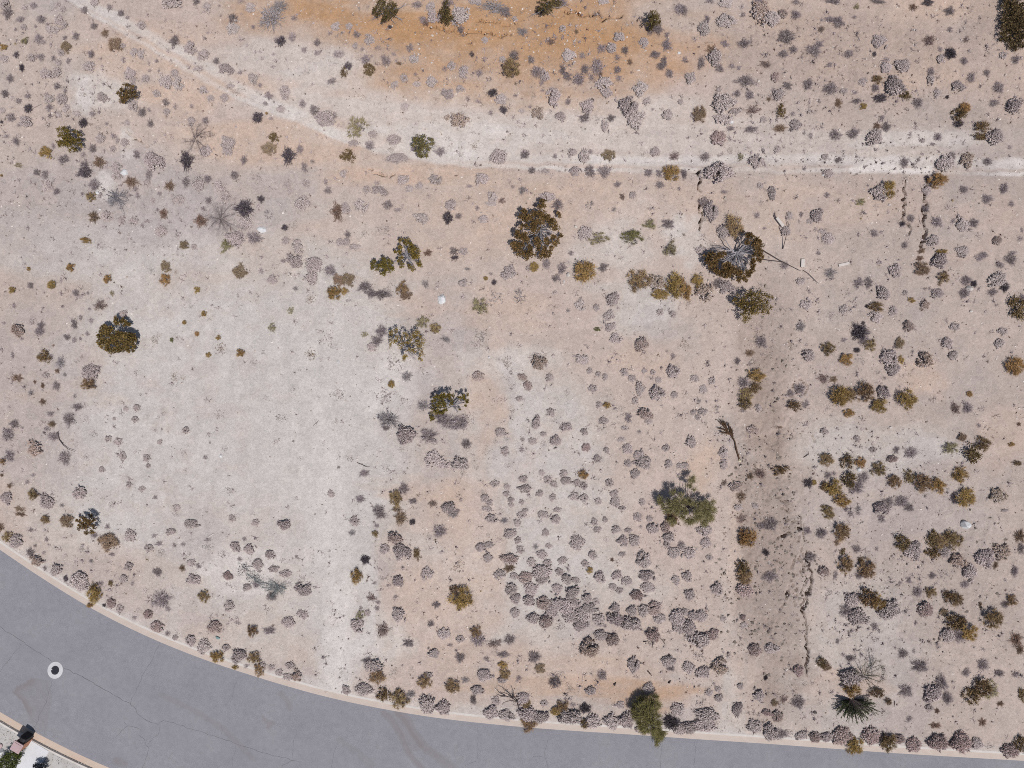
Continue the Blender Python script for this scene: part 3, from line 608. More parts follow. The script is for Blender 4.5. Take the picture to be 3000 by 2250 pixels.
T[(0,750)] = """185 85 14 o;80 222 26 22 o;195 192 26 d;335 190 30 32 o;460 75 30 28 o;470 85 24 p;335 250 18 p;285 235 14 p;700 152 30 28 o;760 190 14 p;725 242 16 op;978 88 24 w;1075 72 36 34 t;1068 155 38 o;
1138 104 16 pt;1278 220 24 22 o;1555 102 50 t;1695 96 26 22 d;1770 150 36 34 m;1915 212 22 dp;1790 60 36 40 p;1910 30 50 40 md;1835 30 20 d;2030 60 56 54 m;2020 140 46 m;2140 95 48 40 d;2170 240 54 46 o;
2195 160 36 40 t;2010 280 40 30 pt;1885 355 22 op;490 240 26 30 d;520 265 18 m;570 240 14 d;645 320 48 40 dr;580 345 14 d;650 280 14 p;90 320 18 22 d;210 415 28 32 p;265 450 26 36 d;255 490 44 26 d;
250 510 28 20 p;115 480 36 mt;140 535 16 d;25 435 14 d;480 440 26 36 d;520 400 20 d;435 525 30 24 d;565 505 20 18 d;480 545 24 d;520 535 14 d;590 420 26 20 d;345 580 12 r;800 375 32 26 m;1000 540 28 pt;
1030 510 16 pt;1115 545 16 g;1195 432 16 o;1322 374 20 o;1278 506 18 o;1415 530 18 o;1765 465 30 26 op;1350 640 18 20 o;1430 600 40 pt;1560 630 32 26 o;1650 690 30 28 p;80 640 16 24 d;140 655 16 p;
290 660 48 46 k;330 650 18 d;390 690 36 44 dp;370 745 20 r;205 600 22 p;155 720 10 d;295 775 26 22 m;110 790 40 30 r;70 760 18 p;365 845 30 36 d;225 815 12 r;420 770 18 dp;275 840 16 22 r;200 890 24 26 dp;
585 760 50 56 md;580 830 52 40 ok;485 910 16 20 dp;625 910 16 p;45 930 26 24 p;275 945 26 24 r;500 980 44 26 d;550 970 24 p;325 1025 30 22 d;445 1060 54 46 d;560 1060 26 p;335 1090 30 24 r;345 1170 44 34 d;
300 1120 24 d;90 1090 34 40 d;50 1160 50 d;225 1245 46 42 mt;60 1295 40 d;20 1330 22 20 ok;415 1310 54 48 d;490 1330 24 p;490 1215 26 p;555 1300 26 p;710 960 20 p;735 1010 16 p;815 990 20 m;885 985 26 m;
875 1060 26 22 m;740 1055 12 m;960 1035 16 p;1055 1025 18 p;1430 1030 42 40 p;1205 1130 26 m;1010 1135 16 p;1048 1122 10 d;610 1150 30 26 p;700 1185 24 22 m;765 1205 30 m;795 1300 24 36 m;780 1255 16 p;
1035 1205 22 18 m;990 1200 14 p;1215 1225 18 p;1190 1272 24 p;950 1310 26 28 m;960 1360 18 m;865 1335 14 p;660 1385 24 22 m;835 1440 18 p;835 1485 22 m;920 1510 26 20 m;1005 1565 20 18 d;515 1535 48 42 m;
1360 1210 10 d;1460 1250 30 22 p;1330 1305 20 18 d;1500 1300 16 p;1205 1385 18 p;1390 1400 16 p;1485 1525 34 28 p;1145 1635 28 26 m;715 1615 30 26 p;1645 1580 24 16 p;1580 1610 14 p;1235 1625 14 p;1300 1540 14 p;
1950 1095 16 p;1810 1050 52 24 p;1725 915 22 p;1895 855 24 22 p;1125 780 26 30 pt;1185 790 18 pt;965 865 16 p;1150 830 18 p;1320 860 16 p;880 760 28 24 p;1940 1310 20 p;1900 1200 10 d;2145 1540 26 28 m;
2100 1215 24 p;2195 1270 18 p;2120 530 50 44 p;2010 640 40 38 pt;2150 585 26 p;2180 1070 18 28 p;2195 1370 14 d;2190 890 40 50 p;220 1545 36 ok;300 1590 46 md;40 1570 36 34 md;130 1640 40 22 r;215 1420 18 d;
175 1465 18 d;60 1490 18 r;400 1615 20 dp;10 1420 14 r"""
T[(1000,750)] = """45 155 44 50 t;20 230 26 o;150 200 50 40 d;260 250 70 36 d;190 240 40 d;300 225 40 p;400 215 40 50 ok;420 260 40 30 t;565 120 28 20 p;545 180 30 dp;650 280 30 40 w;735 10 28 16 b;790 175 36 26 m;935 145 16 o;
970 115 16 d;990 170 20 22 b;1085 110 46 40 md;1250 75 34 o;1215 80 22 m;1330 50 36 34 d;1430 80 36 44 d;1390 140 34 28 d;1580 100 76 80 o;1700 75 34 36 d;1925 165 70 76 ok;2040 175 50 mt;2160 190 60 90 o;2070 250 60 40 o;
820 85 26 14 dp;900 330 58 56 op;990 270 56 p;1760 280 48 42 m;1550 320 36 38 m;1655 335 28 24 m;1470 350 20 dp;1735 385 38 34 m;1745 460 38 30 m;1660 475 26 16 g;1780 535 40 36 m;1945 570 46 mr;2065 365 26 m;
2150 378 24 m;1745 605 18 p;2180 490 22 p;2085 490 18 p;1350 518 14 p;1200 425 16 p;525 430 44 op;610 470 38 36 ok;260 490 46 44 d;230 550 40 d;200 590 36 30 m;675 540 38 26 dp;150 510 20 op;
340 690 56 50 p;425 780 40 dp;520 750 34 p;325 830 26 o;915 515 50 46 p;890 570 44 p;1280 690 46 40 mt;1265 640 36 24 p;1070 690 30 pt;890 780 40 36 mr;905 660 20 p;1080 790 24 p;1175 790 30 28 mr;1110 840 24 26 p;
1210 840 30 34 mr;1350 790 30 28 m;1560 670 50 34 m;1515 690 24 p;1630 660 16 p;1730 710 20 p;1610 745 22 m;1665 765 20 m;1710 785 22 24 m;1835 755 30 28 m;1885 795 26 30 m;1965 745 20 m;2020 755 20 m;2055 805 24 m;
2150 750 40 50 m;2150 650 24 d;1630 860 30 m;1580 885 16 p;1935 860 28 46 m;1905 940 26 24 m;2045 890 46 56 m;2160 900 26 24 m;1810 905 18 p;1720 910 14 p;1670 965 26 22 m;1720 970 26 22 o;1815 980 24 p;1465 880 24 p;
1390 915 18 p;1155 925 26 20 m;1110 1000 28 26 p;1360 1015 30 m;1380 1070 26 p;1265 1080 28 46 m;1130 1065 16 p;1460 1110 36 30 m;1700 1070 32 30 m;1670 1110 30 24 p;1575 1140 26 24 m;1860 1050 30 36 d;1970 1020 50 40 mr;
1990 1070 26 m;1840 1115 28 18 m;1930 1140 18 dp;2080 1125 18 p;565 1170 70 50 d;690 1075 80 50 d;640 1040 50 40 d;770 1080 60 60 d;830 1060 40 50 p;420 1160 60 50 md;300 1060 90 60 dp;290 1115 34 20 d;280 920 80 60 p;400 950 44 40 p;
530 970 50 40 dp;810 1220 40 36 d;815 870 36 24 p;380 1260 50 20 p;1035 1145 40 30 m;1070 1190 26 20 w;1000 1200 22 p;1175 1190 16 m;1240 1200 32 26 m;1310 1155 24 18 m;1315 1215 26 p;1390 1205 40 38 m;1170 1255 24 d;
1585 1240 30 26 mr;1660 1315 26 30 m;1720 1260 22 m;1745 1290 18 p;1855 1250 36 34 m;1815 1190 26 20 m;1930 1290 36 34 m;1960 1340 50 m;1860 1345 28 30 m;1905 1410 34 32 m;2120 1350 30 m;2105 1245 30 24 m;2195 1360 24 m;
1890 1465 18 p;600 1320 56 60 m;660 1350 50 30 m;770 1350 56 46 m;940 1270 30 p;1060 1265 30 32 m;1000 1310 36 20 p;1085 1360 28 20 p;880 1370 24 p;785 1410 24 p;60 1310 32 26 p;295 1370 36 30 p;150 1410 40 28 d;
1300 1405 24 22 m;1440 1410 32 26 m;1570 1415 34 32 o;1180 1445 34 24 m;995 1475 36 26 m;1075 1495 26 24 m;1190 1510 44 26 m;1340 1450 32 30 m;1380 1480 26 m;1460 1460 40 26 m;1530 1470 26 m;1570 1490 30 26 m;1740 1470 30 m;
1285 1540 26 m;1370 1565 26 24 m;1515 1560 40 28 m;1575 1570 30 m;1665 1590 26 m;1770 1540 34 26 m;1775 1590 38 36 m;1950 1595 26 24 m;1820 1635 28 16 m;930 1570 32 30 m;960 1600 24 m;1070 1540 26 20 m;1100 1580 22 m;
1100 1615 20 m;1170 1595 20 m;945 1640 40 22 m;1035 1640 28 14 p;1400 1645 30 18 m;1190 1650 26 16 m;915 1525 26 22 p;355 1570 46 56 ok;405 1510 44 40 d;465 1590 34 22 d;590 1605 32 30 dr;695 1635 44 34 md;240 1640 44 36 d;
125 1575 40 28 d;755 1650 24 16 d;360 1640 40 20 r;1160 262 66 n"""
T[(2000,750)] = """10 210 40 80 o;95 170 40 50 o;140 235 54 mt;230 175 40 d;290 210 50 40 md;800 310 42 36 m;765 165 34 26 m;660 60 36 32 d;890 15 26 18 p;960 110 46 40 dp;1045 345 32 30 m;970 380 30 34 p;765 460 40 36 dp;510 560 44 46 d;
435 630 40 26 r;355 680 26 d;435 700 16 d;815 645 48 38 m;940 605 46 40 ok;1005 600 20 p;1060 670 50 42 o;1160 670 40 20 p;1140 175 36 40 d;1205 175 36 44 d;1300 240 46 44 m;1380 95 42 m;1255 330 50 36 k;1250 395 44 36 m;
1195 325 14 b;1365 360 32 30 md;1465 455 36 32 mr;1150 490 62 60 b;1180 550 50 40 d;1215 575 40 ok;1130 610 24 22 b;1045 545 24 20 d;1170 435 16 b;1445 240 20 m;1485 285 26 18 o;1568 318 30 28 mt;1405 570 30 40 t;1370 590 16 d;
1340 660 56 m;1365 735 46 44 m;1415 670 20 30 o;1568 675 48 46 mt;1715 565 38 36 m;1765 460 34 30 m;2075 488 34 28 m;2055 568 34 m;1755 645 32 m;1490 618 14 dp;2145 715 66 70 o;1555 85 50 46 t;1540 15 30 20 r;1665 30 50 40 md;
1800 0 30 14 d;1690 135 34 40 ok;1665 180 18 r;1650 245 40 32 md;1840 160 40 d;1890 180 24 b;1830 240 40 d;2040 155 64 50 m;2090 200 36 34 b;2010 235 44 26 d;2130 20 46 44 d;2060 60 36 24 d;1925 10 44 26 d;2170 340 60 90 k;
2200 270 30 d;1600 210 14 d;760 860 44 40 d;730 970 46 36 k;800 960 30 d;700 890 26 d;480 770 56 44 o;400 820 44 50 d;470 850 40 k;410 900 50 ok;400 960 46 40 k;490 985 26 28 m;390 1000 30 20 d;910 795 40 34 dr;980 800 26 28 r;
1010 910 66 76 o;1080 900 44 50 ok;1075 1020 40 30 o;1180 880 66 66 ok;1300 890 36 40 md;1310 855 18 20 b;1270 970 60 50 o;1400 910 40 50 d;1450 930 66 66 o;1860 895 22 o;1770 990 36 46 dr;1850 985 42 40 d;1920 1098 20 d;
1810 1175 32 28 t;2130 1222 24 16 o;2180 1090 16 r;1730 1245 56 40 op;1945 1220 50 46 ok;1870 1280 64 60 k;2165 1345 30 18 k;80 795 32 26 m;190 810 26 28 m;135 865 28 34 m;105 940 18 dp;70 1015 20 m;130 1010 34 26 m;
100 1045 20 m;20 580 30 36 pt;55 1205 40 36 m;15 1360 26 30 m;265 1275 36 m;265 1350 30 36 m;455 1130 44 30 mr;920 1138 28 24 m;1132 1185 24 26 m;1235 1255 28 22 m;1385 1255 26 d;1360 1315 36 22 mr;1480 1275 50 46 d;
620 1110 30 12 r;930 1320 46 50 ok;1270 1385 48 46 ok;1070 1330 50 46 k;1150 1340 40 36 o;1080 1450 46 60 k;1130 1500 56 60 d;1170 1440 44 d;970 1500 56 60 o;925 1490 36 k;1030 1580 56 46 o;930 1640 40 30 k;980 1410 22 24 d;
940 1420 30 26 d;1370 1460 50 46 ok;1465 1430 36 46 k;1550 1470 60 60 ok;1650 1490 54 56 o;1800 1420 50 54 o;1830 1570 70 66 o;1760 1570 30 40 b;2045 1555 46 mt;2090 1650 26 12 m;1290 1640 50 36 md;1330 1600 50 40 d;
1420 1590 50 46 d;1470 1630 40 30 d;1060 1640 24 d;1140 1640 26 dp;815 1470 34 40 b;850 1470 20 o;640 1390 60 34 k;500 1410 50 36 dr;440 1430 24 r;270 1470 24 dr;340 1490 40 mr;380 1560 36 r;295 1580 24 p;360 1630 30 24 m;
470 1620 24 m;700 1270 20 p"""
T[(0,1500)] = """130 15 40 18 r;0 100 30 36 r;55 165 40 36 ok;100 190 44 48 m;295 48 32 30 ok;430 60 44 t;695 95 20 24 d;610 150 30 24 d;705 195 72 60 t;845 155 42 38 m;200 118 20 d;200 170 16 p;300 180 18 d;345 230 24 p;195 265 34 d;
285 265 16 d;235 315 36 30 mt;225 220 16 d;290 365 18 d;365 375 38 42 m;425 432 20 24 b;515 450 60 62 m;650 465 24 d;720 462 18 22 k;615 540 48 60 o;610 490 34 30 k;585 605 24 16 o;675 605 14 b;720 595 32 mr;775 628 26 34 m;
890 630 20 p;870 685 20 16 d;960 665 30 mr;800 435 30 m;860 465 18 20 d;835 355 30 m;530 240 20 p;725 275 30 14 d;590 320 18 dp;1045 570 70 68 d;1090 630 24 18 d;945 500 24 20 p;1320 545 38 40 ok;1020 390 36 34 d;1180 365 24 r;
1285 350 24 26 d;1240 330 34 26 m;1255 440 48 36 m;1000 155 24 18 d;1030 205 30 22 d;1105 130 40 24 m;1240 80 50 30 m;1145 15 26 20 p;1505 40 28 26 m;1640 10 26 14 p;1655 70 26 m;1840 85 34 36 md;965 235 34 26 m;1045 265 30 26 p;
1185 210 20 d;1130 215 18 d;1345 180 24 18 d;1350 220 36 30 w;1585 175 20 18 d;1525 225 36 34 m;1620 240 40 34 m;1748 278 28 30 md;1555 305 24 18 d;1440 270 40 30 p;1670 345 40 36 m;1775 370 36 24 m;1850 400 40 24 md;
1590 370 60 40 w;1640 430 50 46 w;1475 415 30 mr;1515 480 30 p;1600 490 34 24 m;1660 470 30 d;1760 550 40 34 d;1955 430 40 34 p;1965 500 54 36 md;1485 610 40 34 m;1960 665 40 30 m;1870 715 44 36 m;1745 770 50 30 d;1640 770 36 42 ok;
1390 745 40 46 mr;1540 720 24 d;1020 745 46 40 mr;1085 790 24 20 d;1135 815 20 m;1235 835 30 40 m;1320 875 50 46 m;1410 935 50 40 o;1550 930 50 34 md;1530 960 34 36 d;1650 945 46 36 ok;1525 1005 24 16 o;1680 1020 36 44 ok;
1700 1000 30 m;1595 1000 24 20 d;1465 880 30 24 m;1760 1010 24 m;1810 1040 30 24 m;1865 1070 36 26 m;1925 1060 34 30 mt;1880 995 36 26 m;2115 1155 14 p;1920 290 14 d"""
T[(1000,1500)] = """255 20 50 30 d;85 60 32 30 md;70 135 26 28 dp;385 40 46 56 r;460 65 22 26 b;230 90 20 d;220 140 24 20 ok;345 165 44 mr;725 15 40 30 dp;640 125 52 46 d;570 160 24 p;155 310 32 36 b;280 240 34 m;395 265 52 md;493 270 24 44 k;
100 420 40 54 o;265 430 26 18 p;215 460 18 d;370 450 34 36 md;555 400 44 40 m;760 350 40 36 pt;780 560 78 80 o;735 505 34 36 k;195 555 40 34 dr;240 585 24 18 d;350 550 18 d;230 625 24 20 d;125 625 18 20 d;120 670 34 30 op;170 655 24 m;
375 670 46 50 m;615 600 32 28 d;580 725 28 26 d;105 735 50 44 m;270 765 54 50 dr;665 785 46 44 m;770 825 32 26 m;870 775 36 40 ok;890 830 56 d;995 855 50 34 dr;1090 830 40 d;705 862 26 16 d;435 850 46 30 d;595 915 42 32 m;
770 945 42 36 d;1050 925 54 24 d;1250 940 52 46 d;940 950 22 d;1045 995 34 26 o;1060 1050 40 34 ok;1045 1090 34 24 m;1285 1015 34 36 t;930 1060 50 40 m;1150 1078 24 20 d;805 1090 30 dp;720 1130 54 44 ok;540 1095 50 44 ok;560 1060 34 24 m;
235 1065 56 50 ok;210 1000 60 46 m;170 965 50 24 d;345 1035 24 p;1385 1105 54 44 d;1425 1045 22 p;1485 1150 24 p;1690 1060 40 38 d;1615 1160 36 26 md;1670 1185 26 p;885 1155 50 30 m;855 1220 26 40 d;1000 1220 30 26 md;30 1155 34 30 m;
145 1150 60 40 m;280 1190 50 k;385 1215 60 60 ok;370 1165 30 20 r;450 1180 36 30 dp;555 1250 60 56 m;660 1270 50 44 m;1175 1210 46 40 m;1200 1240 34 30 ok;970 1300 50 46 m;1070 1320 50 40 m;1210 1310 66 46 m;1215 1365 56 60 ok;1300 1330 50 40 m;
1430 1260 44 ok;1390 1290 36 30 o;1315 1240 30 24 m;1500 1250 24 d;1580 1275 46 36 b;1480 1330 80 50 m;1575 1370 30 36 k;1630 1360 60 46 m;1750 1360 56 50 m;1850 1350 50 m;1810 1250 26 md;1850 1215 16 d;1990 1145 40 36 m;2140 1365 60 b;
2180 1280 50 44 m;2190 1405 50 40 m;1935 1410 40 24 m;910 20 24 p;975 45 40 30 m;1055 55 32 24 dp;1170 20 36 26 m;1140 70 30 26 m;1310 20 40 26 m;1385 45 36 30 m;870 95 20 p;1095 140 44 34 m;950 150 16 p;1145 185 26 24 m;1025 180 26 p;
1325 135 26 m;955 215 36 24 m;905 230 40 28 m;950 295 34 32 m;1160 245 30 28 m;1260 225 24 dp;1345 220 24 20 m;1530 200 50 m;1640 65 26 24 m;1710 50 20 m;1660 115 28 24 m;1780 115 36 26 m;1860 120 26 18 m;1715 180 30 26 p;1825 190 36 34 m;
1900 185 40 36 m;1920 35 28 30 md;2000 45 24 m;1940 95 14 d;2020 105 44 38 m;2100 100 30 36 mr;2125 165 40 34 m;2165 265 50 40 m;2150 40 46 50 k;2110 210 24 26 m;2200 210 24 30 d;1090 310 60 40 mr;1090 365 40 30 r;1025 405 40 36 m;
1120 415 30 24 m;1235 325 34 32 m;1300 275 36 30 m;1335 325 28 22 m;1435 315 34 26 m;1190 425 50 36 mr;1300 385 70 50 m;1310 440 50 30 m;1630 280 34 30 m;1580 335 26 28 m;1608 378 22 24 o;1820 275 26 18 m;1755 310 16 r;1960 310 56 50 m;
1675 425 40 34 m;1785 410 36 30 m;1850 450 34 36 m;1985 415 56 36 m;1985 490 50 36 m;1915 540 36 40 mr;1760 485 30 24 m;1800 510 24 m;2168 440 30 m;1415 390 30 26 m;1465 435 40 34 m;1520 445 30 24 m;1100 500 40 m;1130 560 36 34 m;
1230 500 46 m;1220 575 46 36 m;1395 500 40 34 m;1500 520 50 40 m;1590 555 36 34 m;1650 580 26 24 m;1600 480 20 p;1310 590 46 mr;1400 590 50 46 m;1460 620 56 m;1360 650 46 40 m;1520 590 36 30 m;1480 680 50 40 m;1560 670 50 56 m;
1610 630 50 40 m;1245 690 44 34 m;1330 710 50 44 mr;1125 655 32 34 m;1420 750 40 24 p;1550 730 50 40 m;1670 700 44 40 m;1775 625 34 32 m;1775 690 46 md;1890 640 40 36 m;1960 640 40 m;2030 625 50 44 mr;1880 730 66 46 m;2060 690 46 34 m;
2180 690 50 60 m;2190 750 50 40 m;1710 740 16 d;1680 800 46 36 m;1760 830 40 46 mr;1610 880 60 54 mt;2020 800 50 40 mr;1840 830 20 p;1820 915 30 p;1895 990 38 46 md;2120 970 50 36 m;2135 1010 30 d"""
T[(2000,1500)] = """140 120 50 40 m;150 200 36 34 m;45 265 42 40 m;0 225 24 26 m;175 295 26 22 m;318 178 20 p;30 420 36 34 m;225 500 40 m;45 538 40 34 m;70 670 40 36 m;120 675 44 40 m;40 750 50 46 m;105 830 70 56 m;195 795 36 40 mr;262 690 24 22 m;
390 685 22 18 mr;400 735 26 m;15 650 26 m;245 1000 50 mt;110 935 44 40 p;130 1040 50 40 m;40 1010 40 m;375 1130 24 22 m;170 1170 28 30 m;230 1150 24 m;235 1205 34 26 m;490 1185 42 40 m;355 1280 30 40 md;160 1320 80 50 m;140 1380 90 46 m;
40 1400 50 40 m;470 895 44 40 mr;575 885 46 36 m;750 1030 36 34 mr;385 45 44 34 dr;420 160 62 66 o;400 190 40 36 k;570 80 60 46 d;510 90 30 d;540 265 28 26 b;390 360 40 50 k;400 415 60 56 ok;405 510 56 50 mr;570 420 54 44 d;830 295 44 36 d;
810 120 28 d;900 140 44 40 d;1030 130 56 60 ok;1000 200 24 r;1035 255 20 26 k;1130 240 36 30 d;1055 340 50 66 ok;915 385 36 40 mr;990 410 20 36 d;1155 310 24 k;1190 370 66 66 ok;1150 410 40 30 d;1255 240 18 d;1290 45 32 30 d;1090 10 26 d;
950 20 40 30 ok;1140 10 26 14 d;1420 200 50 60 k;1490 250 60 50 md;1610 170 40 60 k;1665 190 50 50 ok;1755 180 60 64 ok;1720 160 40 36 k;1620 270 46 50 k;1700 255 40 36 md;1785 320 46 44 mt;1865 395 54 46 m;1960 300 60 50 md;
2070 260 50 mt;2030 345 20 30 r;2190 160 40 50 r;2195 240 30 40 d;2155 385 28 40 d;1830 470 36 30 d;1700 410 40 36 p;1620 415 28 d;1465 440 26 28 d;1410 460 16 d;1525 520 40 36 d;1610 520 36 40 ok;1570 635 54 46 mr;1720 540 36 40 k;
1770 565 46 44 ok;2090 600 30 d;2130 570 40 ok;1930 600 14 20 r;1195 555 60 66 k;1260 580 50 56 o;1100 570 46 50 m;1060 640 50 50 d;1140 680 56 60 md;1345 640 56 66 md;1245 738 28 26 d;955 520 24 26 p;1760 710 66 56 k;1720 800 46 m;
1810 725 40 56 b;1850 780 60 60 o;1800 800 56 56 d;2010 690 70 66 ok;1690 650 30 24 t;2165 830 46 50 r;2190 895 26 36 r;1430 920 34 40 d;1510 720 14 20 d;1005 840 16 22 d;1500 900 16 20 d;900 975 30 40 k;930 1000 36 30 t;1090 950 40 24 d;
1040 925 18 d;1090 1080 70 56 md;1100 1145 60 54 o;1260 1170 50 34 k;1540 1000 66 44 d;1450 1160 56 46 d;1330 1230 24 k;1680 1110 50 60 d;1620 1180 60 50 md;1720 1210 40 50 d;1600 1270 30 24 m;1840 1040 34 d;1950 990 46 d;2055 1045 36 28 d;
2160 1055 26 d;1940 1130 60 60 k;1990 1150 60 60 op;1880 1190 60 56 k;2060 1245 26 20 r;1945 1365 28 32 r;2200 1180 24 50 k;1640 1385 40 24 r;1470 1340 24 d;1650 1290 20 r;540 1075 14 24 b;655 1215 34 30 dr;595 1240 24 t;750 1235 56 46 d;
550 1300 36 24 mr;615 1325 40 36 mr;890 1240 18 p;465 1390 50 46 m;570 1430 50 46 md;640 1440 50 40 d;690 1430 40 p;770 1450 44 30 m;860 1460 40 34 mr;930 1460 50 30 m;1030 1450 66 56 mr;1110 1510 60 66 o;1090 1475 34 k;1220 1450 60 58 mr;
1325 1490 56 62 ok;1400 1470 44 30 mr;1500 1510 54 46 mr;1660 1500 66 56 mr;1810 1500 76 62 mr;1900 1500 46 40 m;2125 1550 60 46 mr;2190 1500 40 60 k;1990 1510 30 p;1310 1480 40 k"""
# ------------------------------------------------------------------ plant materials
M_wood = foliage('grey_wood', (.12, .098, .092), (.26, .22, .215), .1)
M_plum = foliage('plum_grey_twigs', (.075, .055, .058), (.21, .165, .165), .1)
M_core = foliage('dry_inner_twigs', (.285, .235, .218), (.46, .392, .368), .1)
MATS = {
    'm': foliage('grey_buckwheat', (.39, .325, .308), (.545, .468, .445), .10, .012),
    'md': foliage('dusky_buckwheat', (.29, .237, .230), (.45, .378, .365), .10, .012),
    'mr': foliage('pinkish_buckwheat', (.30, .222, .202), (.46, .358, .328), .10, .012),
    'mt': foliage('tan_buckwheat', (.30, .225, .180), (.46, .36, .30), .10, .012),
    'p': foliage('pale_dry_sprigs', (.22, .185, .178), (.43, .38, .365), .08, .01),
    'pt': foliage('pale_tan_sprigs', (.33, .26, .215), (.42, .345, .295), .08, .01),
    'w': foliage('bleached_brush', (.44, .42, .40), (.58, .56, .54), .06, .01),
    'd': foliage('violet_grey_twigs', (.145, .114, .120), (.335, .280, .284), .24, .02),
    'dp': foliage('faded_twigs', (.22, .195, .20), (.32, .29, .29), .12, .02),
    'dr': foliage('russet_twigs', (.12, .075, .065), (.23, .16, .14), .15, .02),
    'b': foliage('blackish_twigs', (.055, .045, .052), (.145, .120, .132), .2, .02),
    'o': foliage('golden_sprigs', (.21, .125, .048), (.45, .30, .125), .14, .012),
    'op': foliage('pale_olive_sprigs', (.235, .198, .105), (.38, .325, .20), .12, .012),
    'ok': foliage('brown_gold_sprigs', (.165, .108, .060), (.375, .265, .145), .14, .012),
    'k': foliage('dark_olive_leaves', (.095, .062, .032), (.238, .160, .080), .14, .012),
    'r': foliage('rusty_twigs', (.140, .088, .060), (.28, .19, .135), .15, .012),
    't': foliage('tan_fuzz', (.225, .155, .098), (.345, .26, .185), .12, .012),
    'n': foliage('bleached_grey_wood', (.10, .09, .095), (.23, .205, .21), .12, .01),
    'g': foliage('green_sprigs', (.105, .105, .035), (.215, .20, .085), .12, .012),
}
# ------------------------------------------------------------------ plant shapes, unit radius: foliage part and stems part
def stems(n, h, r, w=.02, up=.5):
    mb = MB()
    for _ in range(n):
        a = random.random() * 6.283; q = random.uniform(.35, 1) * r
        e = Vector((math.cos(a) * q, math.sin(a) * q, h * random.uniform(up, 1)))
        s = Vector((random.gauss(0, .05), random.gauss(0, .05), 0))
        mid = s.lerp(e, .5) + Vector((random.gauss(0, .06), random.gauss(0, .06), .05))
        t = random.random()
        blade(mb, s, mid, w, t); blade(mb, mid, e, w * .7, t)
    return mb
def outline(k):
    """an uneven outline: radius factor by angle"""
    ph = [random.random() * 6.28 for _ in range(5)]; am = [random.uniform(0, .16) for _ in range(5)]
    return lambda a: 1 + sum(am[i] * k * math.sin((i + 2) * a + ph[i]) for i in range(5))
def mound(n=250, h=.72, core=True, open_=0.0):
    mb = MB(); of = outline(.9); tint = random.uniform(.4, .65); n = int(n * random.uniform(.6, 1.05)); ga = random.random() * 6.28; gw = random.uniform(.05, .35)
    for i in range(n):
        u = (i + .5) / n
        rr = math.sqrt(u) * .97; a = i * 2.39996 + random.gauss(0, .15)
        rr *= random.uniform(.93, 1.05); q = min(1, rr)
        z = h * (max(0.0, 1 - q ** 3)) ** .6 * random.uniform(.80, 1.06) + .02; rr *= of(a)
        x, y = rr * math.cos(a), rr * math.sin(a)
        if rr > .45 and math.cos(a - ga) > 1 - gw and random.random() < .75: continue
        if vnoise([x * 2.6 + ga * 9], [y * 2.6], 5)[0] < .18: continue
        t = min(1, max(0, random.gauss(tint, .16)))
        lump(mb, (x, y, z), random.uniform(.055, .105), t, sq=1.0)
        if rr > .6: lump(mb, (x * .97, y * .97, z * .5), random.uniform(.07, .13), t)
        for _ in range(3):
            d = rnd_dir(-.1); p = Vector((x, y, z)) + d * .07
            blade(mb, p, p + (d + Vector((x, y, .4)) * .5) * .11, .026, min(1, t + random.uniform(-.15, .3)))
    st = stems(60, h * .85, .85, .026, .25)
    for i in range(70):
        q = math.sqrt((i + .5) / 70) * .88; a = i * 2.39996
        if vnoise([q * math.cos(a) * 2.6 + ga * 9], [q * math.sin(a) * 2.6], 5)[0] < .2: continue
        q *= of(a)
        lump(st, (q * math.cos(a), q * math.sin(a), h * (1 - min(1, q) ** 3) ** .6 * random.uniform(.74, .9) - .07), random.uniform(.14, .2), random.uniform(.2, 1), sq=.7)
    return mb, st
def sparse(n=64, h=.30):
    mb = MB(); of = outline(1.4)
    for i in range(n):
        a = random.random() * 6.283; rr = math.sqrt(random.random()) * of(a)
        z = h * random.uniform(.25, 1) * (1.1 - .6 * min(1, rr)); x, y = rr * math.cos(a), rr * math.sin(a); t = random.random()
        if random.random() < .5: lump(mb, (x, y, z), random.uniform(.05, .10), t)
        for _ in range(3):
            d = rnd_dir(0)
            blade(mb, (x, y, z * .3), (x + d.x * .16, y + d.y * .16, z + d.z * .14), .022, t)
    return mb, stems(14, h * .7, .8, .022, .2)
def twiggy(n=300, h=.75, w=.013, spread=1.0):
    mb = MB(); of = outline(1.3)
    for i in range(n):
        a = random.random() * 6.283; el = math.acos(random.uniform(.05, 1)) ; L = min(1.1, random.triangular(.35, 1.1, .75) * of(a))
        d = Vector((math.cos(a) * math.sin(el) * spread, math.sin(a) * math.sin(el) * spread, math.cos(el) * h))
        s = d * random.uniform(.12, .5); s.x += random.gauss(0, .05); s.y += random.gauss(0, .05)
        e = d * L; t = min(1, max(0, random.gauss(.45, .28)))
        blade(mb, s, e, w, t)
        for _ in range(2):
            k = random.uniform(.5, .95); p = s.lerp(e, k); q = p + (d.normalized() + rnd_dir(-.4) * .9) * random.uniform(.08, .2)
            blade(mb, p, q, w * .75, min(1, t + random.uniform(-.1, .25)))
    for _ in range(26):
        a = random.random() * 6.283; rr = math.sqrt(random.random()) * .7 * of(a); lump(mb, (rr * math.cos(a), rr * math.sin(a), h * random.uniform(.25, .7)), random.uniform(.04, .09), random.uniform(.2, 1))
    st = stems(30, h * .6, .55, .026, .4)
    return mb, st
def dense(n=330, h=.8):
    mb, st = twiggy(n, h, .024)
    for _ in range(40):
        d = rnd_dir(-.05); p = d * random.uniform(.35, .8); lump(mb, (p.x, p.y, abs(p.z) * h), random.uniform(.05, .11), random.random() * .6)
    return mb, st
